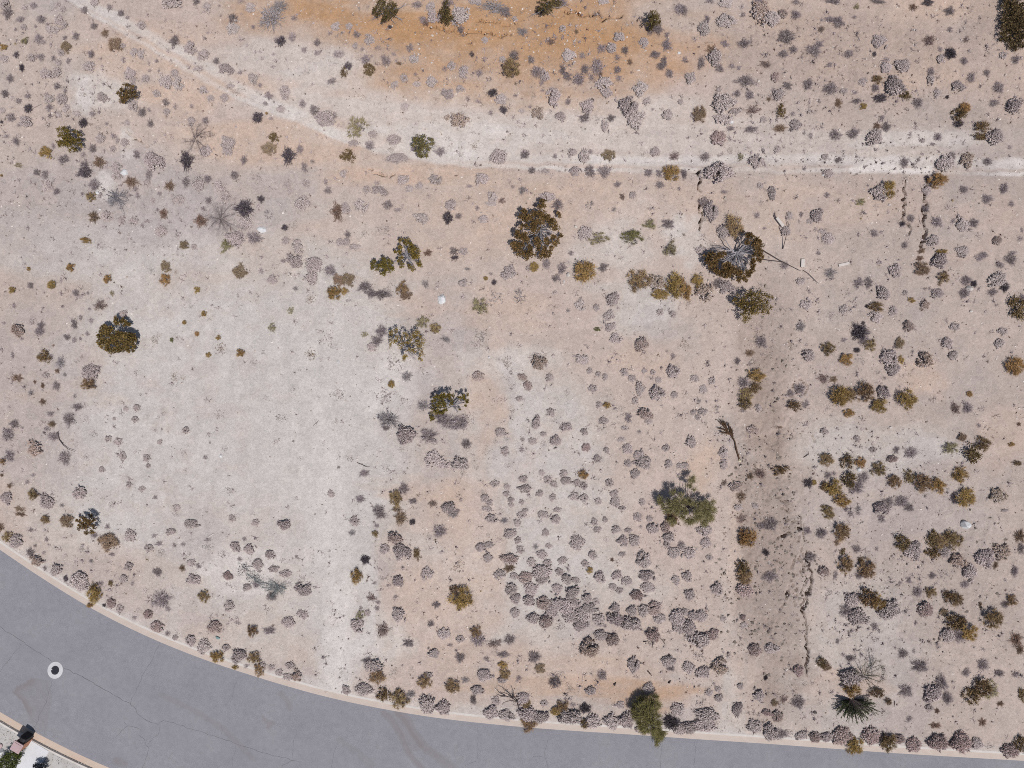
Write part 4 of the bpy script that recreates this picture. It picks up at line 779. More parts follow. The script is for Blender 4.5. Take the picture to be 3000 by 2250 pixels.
def feathery(tufts=46, per=30, h=.85, w=.016, bare=90):
    mb = MB(); of = outline(1.5)
    for i in range(tufts):
        a = random.random() * 6.283; rr = math.sqrt(random.random()) * .74 * of(a)
        c = Vector((rr * math.cos(a), rr * math.sin(a), h * math.sqrt(max(.05, 1 - min(1, rr) ** 2)) * random.uniform(.45, .85)))
        tt = random.gauss(.5, .26)
        for k in range(per):
            d = (rnd_dir(-.15) + Vector((c.x, c.y, .5)) * .7).normalized()
            s = c + rnd_dir(-.6) * .07; L = random.uniform(.14, .40); t = min(1, max(0, tt + random.gauss(0, .22)))
            blade(mb, s, s + d * L, w, t)
            if k % 4 == 0: lump(mb, s + d * L * .8, random.uniform(.018, .038), t)
    st = stems(bare, h * .95, .98, .014, .35)
    for _ in range(10):
        a = random.random() * 6.283; rr = random.uniform(.3, .85); lump(st, (rr * math.cos(a), rr * math.sin(a), h * random.uniform(.3, .7)), random.uniform(.06, .12), random.random() * .4)
    return mb, st
def leafy(clumps=38, per=18, h=.85, leaf=.085, flat_=0.0):
    mb = MB(); of = outline(1.3)
    for i in range(clumps):
        a = random.random() * 6.283; rr = math.sqrt(random.random()) * .80 * of(a)
        c = Vector((rr * math.cos(a), rr * math.sin(a), h * math.sqrt(max(.08, 1 - rr * rr)) * random.uniform(.4, .9)))
        leaf_clump(mb, c, random.uniform(.18, .28), per, leaf)
    return mb, stems(26, h * .7, .7, .028, .4)
def leaf_clump(mb, c, r, per, leaf, tone=.5):
    tt = random.gauss(tone, .16)
    c = Vector(c)
    lump(mb, c, r * .55, max(0, tt - .25))
    for _ in range(per):
        d = rnd_dir(-.35); p = c + Vector((d.x, d.y, d.z * .9)) * r * random.uniform(.6, 1.05)
        u = d.cross(rnd_dir(-1)); u = u.normalized() if u.length > 1e-4 else Vector((1, 0, 0)); l = leaf * random.uniform(.6, 1.3)
        v = (d * .6 + rnd_dir(-1) * .5).normalized()
        mb.add([p - u * l * .45, p + u * l * .45, p + v * l * 1.2 + u * l * .1, p + v * l * 1.1 - u * l * .2], [(0, 1, 2, 3)], 0, min(1, max(0, tt + random.gauss(0, .2))))
def skeleton(h=.7, n=7, w=.03):
    mb = MB(); random_state = random.random()
    def br(p, d, L, r, lev):
        q = p + d * L; m = p + d * L * .5 + rnd_dir(-1) * L * .08
        tube(mb, [p, m, q], [r, r * .8, r * .55], random.random(), 0, 3)
        if lev == 0: return
        for _ in range(3 if lev > 1 else 4):
            nd = (d + rnd_dir(-.5) * .75); nd.z = nd.z * .6 + .02; br(p.lerp(q, random.uniform(.45, 1)), nd.normalized(), L * random.uniform(.5, .75), r * .55, lev - 1)
    for k in range(n):
        a = 6.283 * k / n + random.gauss(0, .3)
        br(Vector((0, 0, 0)), Vector((math.cos(a), math.sin(a), random.uniform(.25, .8) * h)).normalized(), random.uniform(.35, .5), w, 2)
    return mb
SHAPE = {'m': lambda: mound(), 'md': lambda: mound(230, .75), 'mr': lambda: mound(230, .7), 'mt': lambda: mound(270, .72), 'p': lambda: sparse(), 'pt': lambda: sparse(60, .4), 'w': lambda: sparse(90, .35),
         'd': lambda: twiggy(), 'dp': lambda: twiggy(240, .6), 'dr': lambda: twiggy(200, .6), 'b': lambda: dense(), 'o': lambda: feathery(), 'op': lambda: feathery(30, 26, .75), 'ok': lambda: feathery(40, 28, .85, .017, 150),
         'k': lambda: leafy(), 'r': lambda: twiggy(240, .65, .022), 't': lambda: feathery(64, 26, .7, .018, 70), 'g': lambda: feathery(36, 26, .8), 'n': lambda: (skeleton(), None)}
NVAR = {'m': 12, 'd': 10, 'p': 6, 'md': 6, 'mr': 6}
random.seed(11)
VAR = {}
def flip_up(mb):
    return mb
for kd, f in SHAPE.items():
    L = []
    for i in range(NVAR.get(kd, 4)):
        fo, st = f()
        core_m = M_core if kd in ('m', 'md', 'mr', 'mt', 'p', 'pt', 'b', 'd') else M_plum if kd in ('ok', 'k') else M_wood
        sm = kd in ('m', 'md', 'mr', 'mt', 't', 'p', 'pt')
        part_f = fo.mesh(kd + '_foliage', [MATS[kd]], sm)
        part_s = st.mesh(kd + '_stems', [core_m], sm) if st else None
        both = MB().merge(fo, 0)
        if st: both.merge(st, 1)
        whole = both.mesh(kd + '_whole', [MATS[kd], core_m], sm)
        L.append((part_f, part_s, whole, both, core_m))
    VAR[kd] = L
KINDNAME = {'m': 'mound_shrub', 'md': 'mound_shrub', 'mr': 'pinkish_shrub', 'mt': 'tan_shrub', 't': 'tan_shrub', 'p': 'sparse_shrub', 'pt': 'sparse_shrub', 'w': 'bleached_brush', 'd': 'twiggy_shrub', 'dp': 'twiggy_shrub',
            'dr': 'russet_shrub', 'b': 'blackish_shrub', 'o': 'golden_shrub', 'op': 'golden_shrub', 'ok': 'golden_shrub', 'k': 'olive_shrub', 'r': 'rusty_shrub', 'n': 'dead_shrub', 'g': 'green_shrub'}
LOOK = {'m': 'grey mound shrub', 'md': 'dusky grey mound shrub', 'mr': 'pinkish mound shrub', 'mt': 'tan domed shrub', 't': 'tan fuzzy shrub', 'p': 'pale sparse shrub', 'pt': 'pale tan sparse shrub', 'w': 'bleached whitish brush',
        'd': 'violet-grey twiggy shrub', 'dp': 'faded twiggy shrub', 'dr': 'russet twiggy shrub', 'b': 'blackish dense shrub', 'o': 'golden feathery shrub', 'op': 'pale olive feathery shrub', 'ok': 'brown-gold feathery shrub',
        'k': 'dark olive leafy shrub', 'r': 'rust-brown shrub', 'n': 'bare dead shrub', 'g': 'green leafy shrub'}
GROUPNAME = {'mound_shrub': 'grey mound shrubs on the open ground', 'pinkish_shrub': 'pinkish mound shrubs', 'tan_shrub': 'tan rounded shrubs', 'sparse_shrub': 'pale sparse shrubs on bare soil', 'bleached_brush': 'heaps of bleached brush',
             'twiggy_shrub': 'dry twiggy shrubs', 'russet_shrub': 'russet twiggy shrubs', 'blackish_shrub': 'blackish dense shrubs', 'golden_shrub': 'golden feathery shrubs', 'olive_shrub': 'dark olive shrubs', 'rusty_shrub': 'rust-brown shrubs', 'dead_shrub': 'bare dead shrubs', 'green_shrub': 'green leafy shrubs'}
CATEGORY = {'mound_shrub': 'mound shrub', 'pinkish_shrub': 'pinkish shrub', 'tan_shrub': 'tan shrub', 'sparse_shrub': 'sparse shrub', 'bleached_brush': 'brush', 'twiggy_shrub': 'twiggy shrub', 'russet_shrub': 'russet shrub',
            'blackish_shrub': 'dark shrub', 'golden_shrub': 'golden shrub', 'olive_shrub': 'olive shrub', 'rusty_shrub': 'rusty shrub', 'dead_shrub': 'dead shrub', 'green_shrub': 'green shrub'}
HFAC = {'d': .85, 'o': .95, 'ok': .95, 'k': 1.1, 'b': .9, 'p': .55, 'm': .95, 'md': 1.05, 'mr': 1.1, 'mt': 1.15}
# landmarks for the labels, in photo pixels
MARKS = [(1575, 690, 'silver-branched juniper'), (2150, 770, 'split hollow juniper'), (2830, 1538, 'white boulder'), (165, 1962, 'manhole'), (2692, 620, 'deep dark gully'), (2652, 600, 'narrow gully'), (2130, 1290, 'fallen brown stalk'),
         (1995, 1480, 'green creosote tree'), (1905, 2090, 'green roadside bush'), (2500, 2070, 'green spiky bush'), (365, 506, 'larger white slab'), (1195, 735, 'yellow-green juniper'), (1118, 780, 'squat juniper'), (345, 985, 'round pale-lot juniper'),
         (1320, 1185, 'flat-topped juniper'), (1195, 1000, 'lone golden juniper'), (60, 2185, 'brick pillar'), (545, 470, 'blackest oval shrub'), (1130, 30, 'orange bank bush'), (1240, 428, 'dark track bush'), (252, 1538, 'kerbside juniper'),
         (372, 275, 'left slope juniper'), (1765, 82, 'orange bank ledge'), (2045, 560, 'stepped soil crack'), (2360, 1800, 'long clod-strip crack'), (2205, 890, 'wide olive bush'), (2975, 70, 'blackish corner bush'), (2545, 1960, 'bare tangled tree'),
         (1500, 2050, 'black dead branches'), (805, 1725, 'grey-green brush pile'), (580, 410, 'grey dead tree'), (640, 640, 'big bare shrub'), (770, 673, 'flat white slab'), (1293, 876, 'white rounded rock'), (2285, 650, 'leaning pale board'), (2352, 768, 'upright pale board'),
         (200, 410, 'olive juniper cluster'), (2840, 836, 'greyish white rock'), (1700, 880, 'golden thicket pair'), (2139, 360, 'white trackside rock'), (340, 570, 'blue-grey branch pile'), (803, 402, 'small dark olive tree'), (1000, 600, 'orange track slope'), (2580, 122, 'bright dome shrub')]
DIRS = ['right of', 'above right of', 'above', 'above left of', 'left of', 'below left of', 'below', 'below right of']
ORD = ['first', 'second', 'third', 'fourth', 'fifth', 'sixth', 'seventh', 'eighth', 'ninth', 'tenth', 'eleventh', 'twelfth', 'thirteenth', 'fourteenth', 'fifteenth', 'sixteenth', 'seventeenth', 'eighteenth', 'nineteenth', 'twentieth']
def label_all(S):
    """S: (px, py, r, kind). Says of each shrub which one of its kind it is, counted outwards from a landmark."""
    from collections import defaultdict
    order = defaultdict(list)
    for i, (x, y, r, kd) in enumerate(S):
        for j, (mx, my, _) in enumerate(MARKS):
            d = math.hypot(x - mx, y - my)
            if d < 8: continue
            order[(KINDNAME[kd], j, int(round(math.atan2(my - y, x - mx) / (math.pi / 4))) % 8)].append((d, i))
    best = {}
    for (kn, j, s), L in order.items():
        L.sort()
        for n, (d, i) in enumerate(L[:20]):
            cost = n * 60 + d
            if i not in best or cost < best[i][0]: best[i] = (cost, n, j, s)
    out = []
    for i, (x, y, r, kd) in enumerate(S):
        size = 'tiny ' if r < 17 else 'small ' if r < 27 else 'large ' if r > 52 else ''
        if i not in best: out.append((size + LOOK[kd] + ' among others of its kind').strip()); continue
        _, n, j, s = best[i]
        which = 'nearest one' if n == 0 else ORD[n] + ' one out'
        out.append(f'{size}{LOOK[kd]}, {which} {DIRS[s]} the {MARKS[j][2]}')
    return out

# ------------------------------------------------------------------ place every shrub
SH = []
for (ox, oy), s in T.items():
    for e in s.replace('\n', '').split(';'):
        q = e.split(); x, y = float(q[0]), float(q[1]); rx = float(q[2]); ry = float(q[3]) if len(q) == 5 else rx
        SH.append((ox + x * TS, oy + y * TS, rx, ry, q[-1]))
labels = label_all([(a, b_, math.sqrt(c_ * d_), k) for a, b_, c_, d_, k in SH])
counts = {}
for i, s in enumerate(SH): counts.setdefault(KINDNAME[s[4]], []).append((-s[2] * s[3], i))
loners = set()
for kn, L in counts.items():
    L.sort()
    loners |= {i for _, i in L[:298]}
pos = at([s[0] for s in SH], [s[1] for s in SH])
random.seed(23)
rest = {}
for i, (px, py, rx, ry, kd) in enumerate(SH):
    k = TS / F_PX * CAM_H
    gf = 1.0 if kd in ('m', 'mr', 'p') else 1.10
    sx, sy = rx * k * gf, ry * k * gf
    r = math.sqrt(sx * sy); ro = random.random() * 6.283
    if max(sx, sy) / min(sx, sy) > 1.18: ro = random.choice((0, math.pi)) + random.gauss(0, .12)
    h = HFAC.get(kd, .85) * min(r, .5 + .55 * r) * random.uniform(.65, 1.12)
    v = random.randrange(len(VAR[kd])); pf, ps, pw, mbw, cm = VAR[kd][v]
    # the crown leans out from under the camera, so set the foot in by the part of its height that shows
    p = at1(px, py, h * .28); p.z -= h * .28 + .01
    if i not in loners:
        rest.setdefault(kd, []).append((v, p, sx, sy, h, ro)); continue
    name = KINDNAME[kd]
    if math.sqrt(rx * ry) >= 33 and ps is not None:
        root = link(name, None, None, p); root.rotation_euler = (0, 0, ro); root.scale = (sx, sy, h) if abs(math.sin(ro)) < .5 or abs(sx - sy) < .05 else (r, r, h)
        root.empty_display_size = .2
        link('foliage', pf, root); link('stems', ps, root)
    else:
        root = link(name, pw, None, p); root.rotation_euler = (0, 0, ro); root.scale = (sx, sy, h)
    tag(root, labels[i], CATEGORY[name], GROUPNAME[name])
LITE = {kd: [MB().merge(f_, 0).merge(s_, 1) for f_, s_ in ((mound(62, .7) if kd[0] == 'm' else twiggy(110, .7, .02)) for _ in range(4))] for kd in rest}
# the scrub goes on beyond the frame
for _ in range(420):
    px, py = random.uniform(-420, 3420), random.uniform(-420, 1900)
    if -30 < px < 3030 and py > -30: continue
    p = at1(px, py)
    if float(road_d(np.array([p.x]), np.array([p.y]))[0]) > -1: continue
    r = random.uniform(.25, .7); rest[random.choice(('m', 'd', 'd'))].append((random.randrange(4), p, r, r, r * .8, random.random() * 6.28))
for kd, L in rest.items():
    vs = []; fs = []; ms = []; ts = []; n = 0
    for v, p, sx, sy, h, ro in L:
        mb = LITE[kd][v % 4]; a = np.array(mb.v); c_, s_ = math.cos(ro), math.sin(ro)
        a = a * (sx, sy, h); a = np.c_[a[:, 0] * c_ - a[:, 1] * s_ + p.x, a[:, 0] * s_ + a[:, 1] * c_ + p.y, a[:, 2] + p.z]
        vs.append(a); fs.extend(tuple(q + n for q in f) for f in mb.f); n += len(a); ms += mb.m; dt = random.uniform(-.15, .15); ts += [min(1, max(0, t + dt)) for t in mb.t]
    big_ = MB(); big_.v = [tuple(q) for q in np.vstack(vs)]; big_.f = fs; big_.m = ms; big_.t = ts; big_.n = n
    structure(link('undergrowth_of_' + KINDNAME[kd] + 's', big_.mesh('undergrowth', [MATS[kd], VAR[kd][0][4]])), 'stuff')
# ------------------------------------------------------------------ trees and other single things
M_jun = foliage('juniper_leaves', (.058, .040, .016), (.20, .130, .048), .05, .01)
M_jun2 = foliage('golden_juniper_leaves', (.095, .070, .016), (.205, .150, .038), .05, .01)
M_bark = foliage('silver_bark', (.13, .122, .132), (.35, .33, .345), .05, .01)
M_darkbark = foliage('dark_bark', (.045, .035, .035), (.11, .085, .08), .05, .01)
M_creo = foliage('creosote_leaves', (.12, .105, .048), (.33, .285, .14), .05, .01)
M_olivebr = foliage('olive_brown_leaves', (.062, .046, .018), (.185, .135, .055), .05, .01)
M_green = foliage('broom_green', (.095, .092, .034), (.33, .295, .12), .05, .01)
M_spike = foliage('spiky_green', (.030, .045, .020), (.125, .145, .068), .05, .01)
M_yard = foliage('yard_shrub_leaves', (.030, .040, .012), (.12, .135, .04), .05, .01)
M_yardb = foliage('yard_shrub_dark_leaves', (.016, .018, .024), (.05, .055, .07), .05, .01)
def root_at(name, px, py, label, cat, group=None):
    r = link(name, None, None, at1(px, py)); r.empty_display_size = .3
    return tag(r, label, cat, group)
def rel(root, px, py, h):
    return at1(px, py, h) - root.location
def conifer(name, base, scale, org, clumps, branches, label, cat, leafm=None, barkm=None, hmax=2.6, per=26, leaf=.10, style='clump', trunk_r=.11, seed=1, tone=.5):
    """clumps: (x, y, r[, height 0..1]) in zoom pixels; org/scale turn them into photo pixels"""
    random.seed(seed)
    P = lambda x, y: (org[0] + x / scale, org[1] + y / scale)
    bx, by = P(*base)
    root = root_at(name, bx, by, label, cat)
    far = max(math.hypot(c[0] - base[0], c[1] - base[1]) for c in clumps) + 1
    crown = MB(); tr = MB(); tips = []
    for c in clumps:
        q = math.hypot(c[0] - base[0], c[1] - base[1]) / far
        h = hmax * (c[3] if len(c) > 3 else (.38 + .5 * (1 - q ** 1.6)) * random.uniform(.85, 1.12))
        r = c[2] / scale / F_PX * CAM_H
        p = rel(root, *P(c[0], c[1]), h); tips.append((p, r))
        if style == 'clump':
            m = max(2, int(5 * (r / .22)))
            for k in range(m):
                d = rnd_dir(-.6); leaf_clump(crown, p + Vector((d.x, d.y, d.z * .55)) * r * .68, r * random.uniform(.34, .52), per, leaf, tone)
        else:
            for k in range(int(260 * (r / .3) ** 1.6)):
                d = rnd_dir(-.8); s = p + Vector((d.x, d.y, d.z * .7)) * r * random.uniform(.1, .9)
                out = Vector((p.x, p.y, 0)); out = out.normalized() if out.length > .05 else Vector((0, 0, 1))
                e = s + (d * .6 + out * .7 + Vector((0, 0, .3))).normalized() * random.uniform(.12, .38)
                t = min(1, max(0, random.gauss(tone, .27))); blade(crown, s, e, .010, t); lump(crown, s.lerp(e, .8), random.uniform(.012, .030), t)
    h0 = .30 * hmax
    tube(tr, [(0, 0, -.1), (random.gauss(0, .05), random.gauss(0, .05), h0 * .5), (0.03, .02, h0)], [trunk_r * 1.25, trunk_r, trunk_r * .8], .35, 0, 7)
    limb = MB()
    for p, r in tips:
        if random.random() < .8:
            s = Vector((random.gauss(0, .05), random.gauss(0, .05), h0 * random.uniform(.4, 1)))
            mid = s.lerp(p, .5) + Vector((random.gauss(0, .1), random.gauss(0, .1), -.08 * hmax))
            tube(limb, [s, mid, p], [trunk_r * .42, trunk_r * .28, trunk_r * .10], random.random(), 0, 4)
    for b in branches:
        pts = [rel(root, *P(x, y), hmax * hh) for x, y, hh in b[0]]
        w = b[1]
        tube(limb, pts, [w * (1 - .6 * i / (len(pts) - 1)) for i in range(len(pts))], random.uniform(.5, 1), 0, 4)
        if len(b) > 2:                                  # a spray of bare twigs along the limb
            for _ in range(b[2]):
                i = random.randrange(len(pts) - 1); s = pts[i].lerp(pts[i + 1], random.random()); d = (pts[-1] - pts[0]).normalized() + rnd_dir(-.4) * .8
                e = s + d.normalized() * random.uniform(.2, .55); blade(limb, s, s.lerp(e, .5) + rnd_dir(-1) * .04, w * .32, random.random()); blade(limb, s.lerp(e, .5), e, w * .25, random.random())
    link('trunk', tr.mesh('trunk', [barkm or M_darkbark]), root)
    link('limbs', limb.mesh('limbs', [barkm or M_darkbark]), root)
    link('crown', crown.mesh('crown', [leafm or M_jun]), root)
    return root

conifer('juniper_tree', (960, 860), 7.373, (1450, 560),
        [(1040, 250, 70), (1010, 350, 80), (640, 450, 70), (640, 560, 110), (820, 520, 90), (950, 520, 80), (1080, 520, 110), (1180, 590, 90), (1370, 520, 60, .35), (1230, 700, 100), (1320, 770, 80), (900, 740, 110), (860, 850, 90), (480, 930, 75),
         (560, 1000, 85), (650, 960, 75), (690, 1050, 80), (420, 1160, 80), (430, 1230, 55), (560, 1170, 75), (560, 1320, 100), (670, 1400, 85), (790, 1330, 95), (760, 1220, 75), (930, 1080, 90), (1120, 1090, 75), (930, 1200, 80), (1070, 1300, 90), (1190, 1260, 75),
         (1020, 1400, 80), (1130, 1380, 75), (1250, 1000, 55), (1350, 1080, 55), (1290, 1140, 55), (1420, 970, 45, .3), (580, 770, 50), (680, 770, 50), (700, 610, 80), (1000, 640, 80), (850, 650, 70)],
        [([(960, 850, .35), (1080, 840, .6), (1220, 900, .7)], .05, 22), ([(970, 860, .35), (1060, 900, .6), (1200, 985, .66)], .05, 24), ([(980, 870, .35), (985, 1000, .6), (1050, 1110, .66)], .05, 22), ([(880, 930, .35), (800, 1020, .6), (650, 1210, .62)], .06, 26),
         ([(950, 850, .3), (1040, 800, .62), (1160, 790, .7)], .045, 18), ([(870, 930, .3), (780, 1050, .55), (700, 1190, .6)], .05, 20), ([(990, 880, .35), (1020, 1010, .62), (1040, 1090, .66)], .04, 14), ([(1060, 1180, .4), (1010, 1260, .58), (1080, 1220, .6)], .03, 14), ([(960, 840, .35), (900, 780, .5), (760, 830, .45)], .04, 8)],
        'large brown-green juniper with silvery bare branches showing through its crown', 'juniper', barkm=M_bark, hmax=2.0, seed=101)
conifer('juniper_tree', (790, 880), 6.144, (2030, 600),
        [(1020, 520, 60), (1010, 590, 75), (1110, 590, 40), (1140, 690, 70), (1220, 730, 65), (1110, 760, 75), (1200, 830, 65), (1150, 880, 75), (1230, 920, 45), (1200, 970, 55), (1110, 1060, 55), (1050, 1010, 60), (1060, 1150, 55), (1040, 1230, 55), (960, 1250, 75),
         (870, 1270, 80), (820, 1360, 45), (940, 1350, 45), (780, 1200, 85), (680, 1230, 85), (590, 1240, 75), (500, 1220, 75), (560, 1130, 85), (650, 1120, 70), (410, 1180, 65), (340, 1110, 75), (300, 1020, 75), (260, 940, 65), (330, 900, 55), (420, 930, 75), (490, 900, 50),
         (550, 885, 45), (440, 1040, 65), (1000, 680, 50), (1160, 650, 50), (700, 1160, 60)],
        [([(790, 880, .3), (830, 1000, .55), (880, 1160, .6)], .05, 40), ([(800, 880, .3), (900, 960, .55), (980, 1000, .6)], .05, 34), ([(780, 900, .3), (760, 1030, .5), (790, 1140, .6)], .05, 40), ([(770, 880, .3), (660, 930, .5), (560, 1010, .55)], .05, 22), ([(770, 870, .3), (700, 820, .45), (600, 820, .5)], .04, 20),
         ([(800, 870, .3), (900, 760, .5), (1030, 620, .6)], .05, 14), ([(810, 870, .3), (950, 840, .55), (1070, 800, .6)], .045, 26), ([(820, 880, .3), (900, 1060, .55), (970, 1160, .58)], .045, 34), ([(740, 830, .3), (660, 760, .4), (600, 660, .35), (480, 540, .22)], .045, 6), ([(700, 830, .3), (560, 760, .35), (400, 760, .3)], .03, 46), ([(690, 830, .3), (540, 800, .35), (380, 830, .28)], .03, 40), ([(760, 1000, .4), (700, 1060, .5), (640, 1000, .5)], .04, 20), ([(840, 840, .3), (880, 720, .4), (960, 620, .5)], .045, 6)],
        'large split juniper, crown opened into a ring round grey bare limbs', 'juniper', barkm=M_bark, hmax=2.0, seed=102)
conifer('juniper_tree', (1060, 740), 7.373, (1050, 650),
        [(920, 390, 50), (1050, 410, 55), (930, 530, 60), (1000, 470, 40), (1140, 500, 50), (1200, 540, 70), (1140, 600, 70), (1240, 640, 80), (1180, 700, 70), (1270, 740, 70), (900, 620, 50), (880, 690, 45), (920, 760, 45), (900, 860, 50), (930, 940, 60), (1090, 970, 55), (1180, 1000, 55), (1310, 890, 60), (1340, 950, 50), (1220, 770, 50), (800, 650, 35)],
        [([(1060, 740, .3), (1040, 640, .5), (1000, 560, .6)], .04, 18), ([(1060, 750, .3), (1020, 820, .5), (980, 900, .6)], .04, 18), ([(1070, 750, .3), (1120, 860, .5), (1180, 930, .55)], .04, 24), ([(1070, 740, .3), (1150, 820, .5), (1240, 850, .5)], .035, 20)],
        'yellow-green juniper with open grey middle, taller of the pair below the track', 'juniper', leafm=M_jun2, barkm=M_bark, hmax=1.7, per=22, leaf=.085, seed=103)
conifer('juniper_tree', (520, 960), 7.373, (1050, 650),
        [(340, 850, 40), (330, 930, 60), (300, 1000, 40), (420, 1000, 60), (490, 900, 65), (540, 820, 50), (640, 860, 60), (560, 950, 70), (640, 960, 60), (690, 1040, 60), (730, 1010, 45), (610, 1050, 60), (520, 1080, 60), (560, 1120, 40), (450, 960, 60), (700, 900, 45)],
        [([(700, 980, .15), (780, 860, .2), (860, 850, .15)], .03, 12)],
        'squat round juniper lying lower left of the yellow-green juniper', 'juniper', leafm=M_jun2, barkm=M_bark, hmax=1.5, per=24, leaf=.08, seed=104, tone=.3)
conifer('juniper_tree', (1050, 1020), 11.06, (250, 900),
        [(1040, 380, 90), (1170, 420, 80), (1270, 430, 60), (1030, 500, 80), (1330, 560, 80, .4), (1440, 560, 60, .35), (620, 680, 110), (750, 680, 110), (560, 790, 90), (850, 720, 90), (520, 950, 110), (690, 850, 110), (480, 1110, 110), (560, 1250, 110), (620, 1090, 90), (1000, 900, 110), (1130, 900, 110), (1270, 900, 110), (1400, 900, 100), (1530, 900, 100), (1610, 950, 90),
         (1600, 1080, 90), (1480, 1060, 110), (1350, 1080, 110), (1210, 1060, 100), (830, 1000, 110), (830, 1160, 110), (960, 1120, 100), (720, 1250, 110), (820, 1390, 100), (920, 1400, 90), (1060, 1250, 110), (1180, 1330, 110), (1320, 1250, 110), (1440, 1350, 110), (1550, 1250, 90), (1540, 1370, 70), (1080, 1390, 80), (700, 1360, 70)],
        [([(1050, 1000, .5), (1070, 1090, .8), (1110, 1170, .85)], .04, 10), ([(900, 950, .3), (800, 980, .5), (700, 1000, .5)], .04, 10)],
        'round dark juniper standing alone at the edge of the pale lot', 'juniper', barkm=M_bark, hmax=1.7, seed=105)
conifer('juniper_tree', (1150, 620), 9.217, (1200, 1120),
        [(640, 400, 45), (700, 380, 45), (760, 350, 45), (830, 340, 50), (920, 320, 55), (980, 380, 50), (680, 480, 65), (780, 440, 65), (860, 420, 60), (940, 430, 60), (640, 520, 45), (660, 600, 60), (760, 560, 65), (900, 520, 60), (1080, 350, 55), (1140, 380, 65), (1100, 440, 60), (1160, 500, 55), (650, 700, 60), (640, 790, 60), (740, 740, 70), (830, 660, 70), (930, 640, 70), (980, 720, 65),
         (840, 780, 75), (740, 830, 60), (930, 800, 60), (600, 930, 70, .3), (620, 1000, 50, .3), (1490, 350, 60), (1540, 340, 45), (1370, 420, 55), (1440, 430, 60), (1500, 470, 55), (1580, 500, 45), (1540, 560, 50), (1540, 620, 45), (1320, 420, 40), (1340, 700, 40, .3), (1100, 590, 55)],
        [([(1150, 620, .3), (1220, 600, .5), (1330, 560, .6)], .04, 24), ([(1150, 620, .3), (1060, 560, .5), (960, 540, .6)], .035, 18), ([(1150, 640, .3), (1240, 720, .4), (1300, 800, .4)], .035, 20)],
        'flat-topped golden juniper rising out of matted grey brush', 'juniper', leafm=M_jun2, barkm=M_bark, hmax=1.6, per=22, leaf=.08, seed=106, tone=.35)
conifer('juniper_tree', (430, 600), 2.212, (1000, 750),
        [(330, 500, 22), (350, 480, 18), (330, 550, 26), (370, 540, 26), (410, 520, 24), (390, 580, 24), (440, 560, 22), (480, 500, 24), (500, 530, 26), (460, 530, 24), (530, 560, 24), (510, 590, 22), (480, 610, 22), (410, 640, 22), (410, 670, 16), (520, 640, 20), (515, 665, 16), (440, 610, 20), (320, 580, 14), (490, 570, 24)],
        [([(430, 600, .3), (440, 640, .5), (470, 660, .5)], .035, 40), ([(430, 600, .3), (460, 570, .6), (480, 540, .7)], .03, 22), ([(430, 600, .3), (400, 560, .6), (380, 530, .7)], .03, 22)],
        'lone golden juniper with grey patch at its lower side, beside faded brush', 'juniper', leafm=foliage('amber_juniper_leaves', (.125, .088, .022), (.265, .190, .055), .03, .01), barkm=M_bark, hmax=2.0, per=16, leaf=.07, seed=107)
conifer('juniper_tree', (565, 90), 2.212, (0, 1500),
        [(540, 30, 18), (580, 25, 18), (610, 45, 18), (510, 50, 16), (530, 70, 20), (560, 55, 22), (590, 75, 22), (615, 95, 16), (550, 100, 22), (520, 110, 18), (570, 130, 20), (600, 125, 16), (510, 90, 14)], [],
        'small dark juniper near the kerb, above a brown fuzzy mound', 'juniper', hmax=1.7, per=22, leaf=.075, seed=108)
conifer('juniper_tree', (825, 610), 2.212, (0, 0),
        [(815, 550, 16), (845, 570, 20), (800, 585, 20), (830, 600, 24), (865, 605, 20), (880, 620, 14), (790, 620, 20), (820, 640, 22), (785, 650, 18), (845, 635, 20), (805, 665, 14), (770, 605, 12)],
        [([(825, 610, .4), (850, 590, .5), (870, 580, .4)], .03, 12)],
        'dark juniper above the left slope, among grey mounds', 'juniper', hmax=1.7, per=22, leaf=.075, seed=109)
conifer('juniper_tree', (440, 910), 2.212, (0, 0),
        [(390, 850, 22), (420, 840, 22), (440, 860, 22), (490, 860, 18), (515, 875, 14), (400, 890, 22), (430, 890, 24), (460, 890, 24), (380, 930, 22), (420, 930, 26), (450, 930, 22), (480, 920, 20), (510, 920, 22), (520, 945, 16), (460, 965, 20), (490, 970, 18), (400, 920, 20)],
        [([(430, 940, .4), (440, 960, .5), (445, 950, .5)], .03, 8)],
        'spreading olive juniper, largest plant of the left-hand slope', 'juniper', leafm=M_jun2, hmax=1.9, per=18, leaf=.075, seed=110, tone=.3)
conifer('juniper_tree', (300, 70), 2.212, (1000, 0),
        [(250, 20, 24), (290, 10, 24), (330, 20, 22), (230, 60, 24), (270, 50, 28), (310, 50, 28), (350, 50, 22), (240, 100, 22), (280, 95, 28), (320, 85, 26), (360, 85, 20), (270, 125, 20), (300, 120, 18), (215, 80, 16)],
        [([(300, 70, .3), (240, 100, .2), (205, 125, .12)], .03, 30), ([(300, 70, .3), (280, 130, .2), (260, 150, .1)], .025, 26), ([(300, 70, .3), (360, 110, .2), (390, 130, .1)], .03, 30), ([(300, 70, .3), (380, 50, .2), (410, 30, .1)], .03, 30), ([(300, 70, .3), (330, 130, .2), (345, 150, .1)], .02, 20)],
        'dark bush with a skirt of bare twigs topping the orange bank', 'juniper', leafm=M_olivebr, barkm=M_bark, hmax=1.9, per=18, leaf=.07, seed=111, tone=.3)
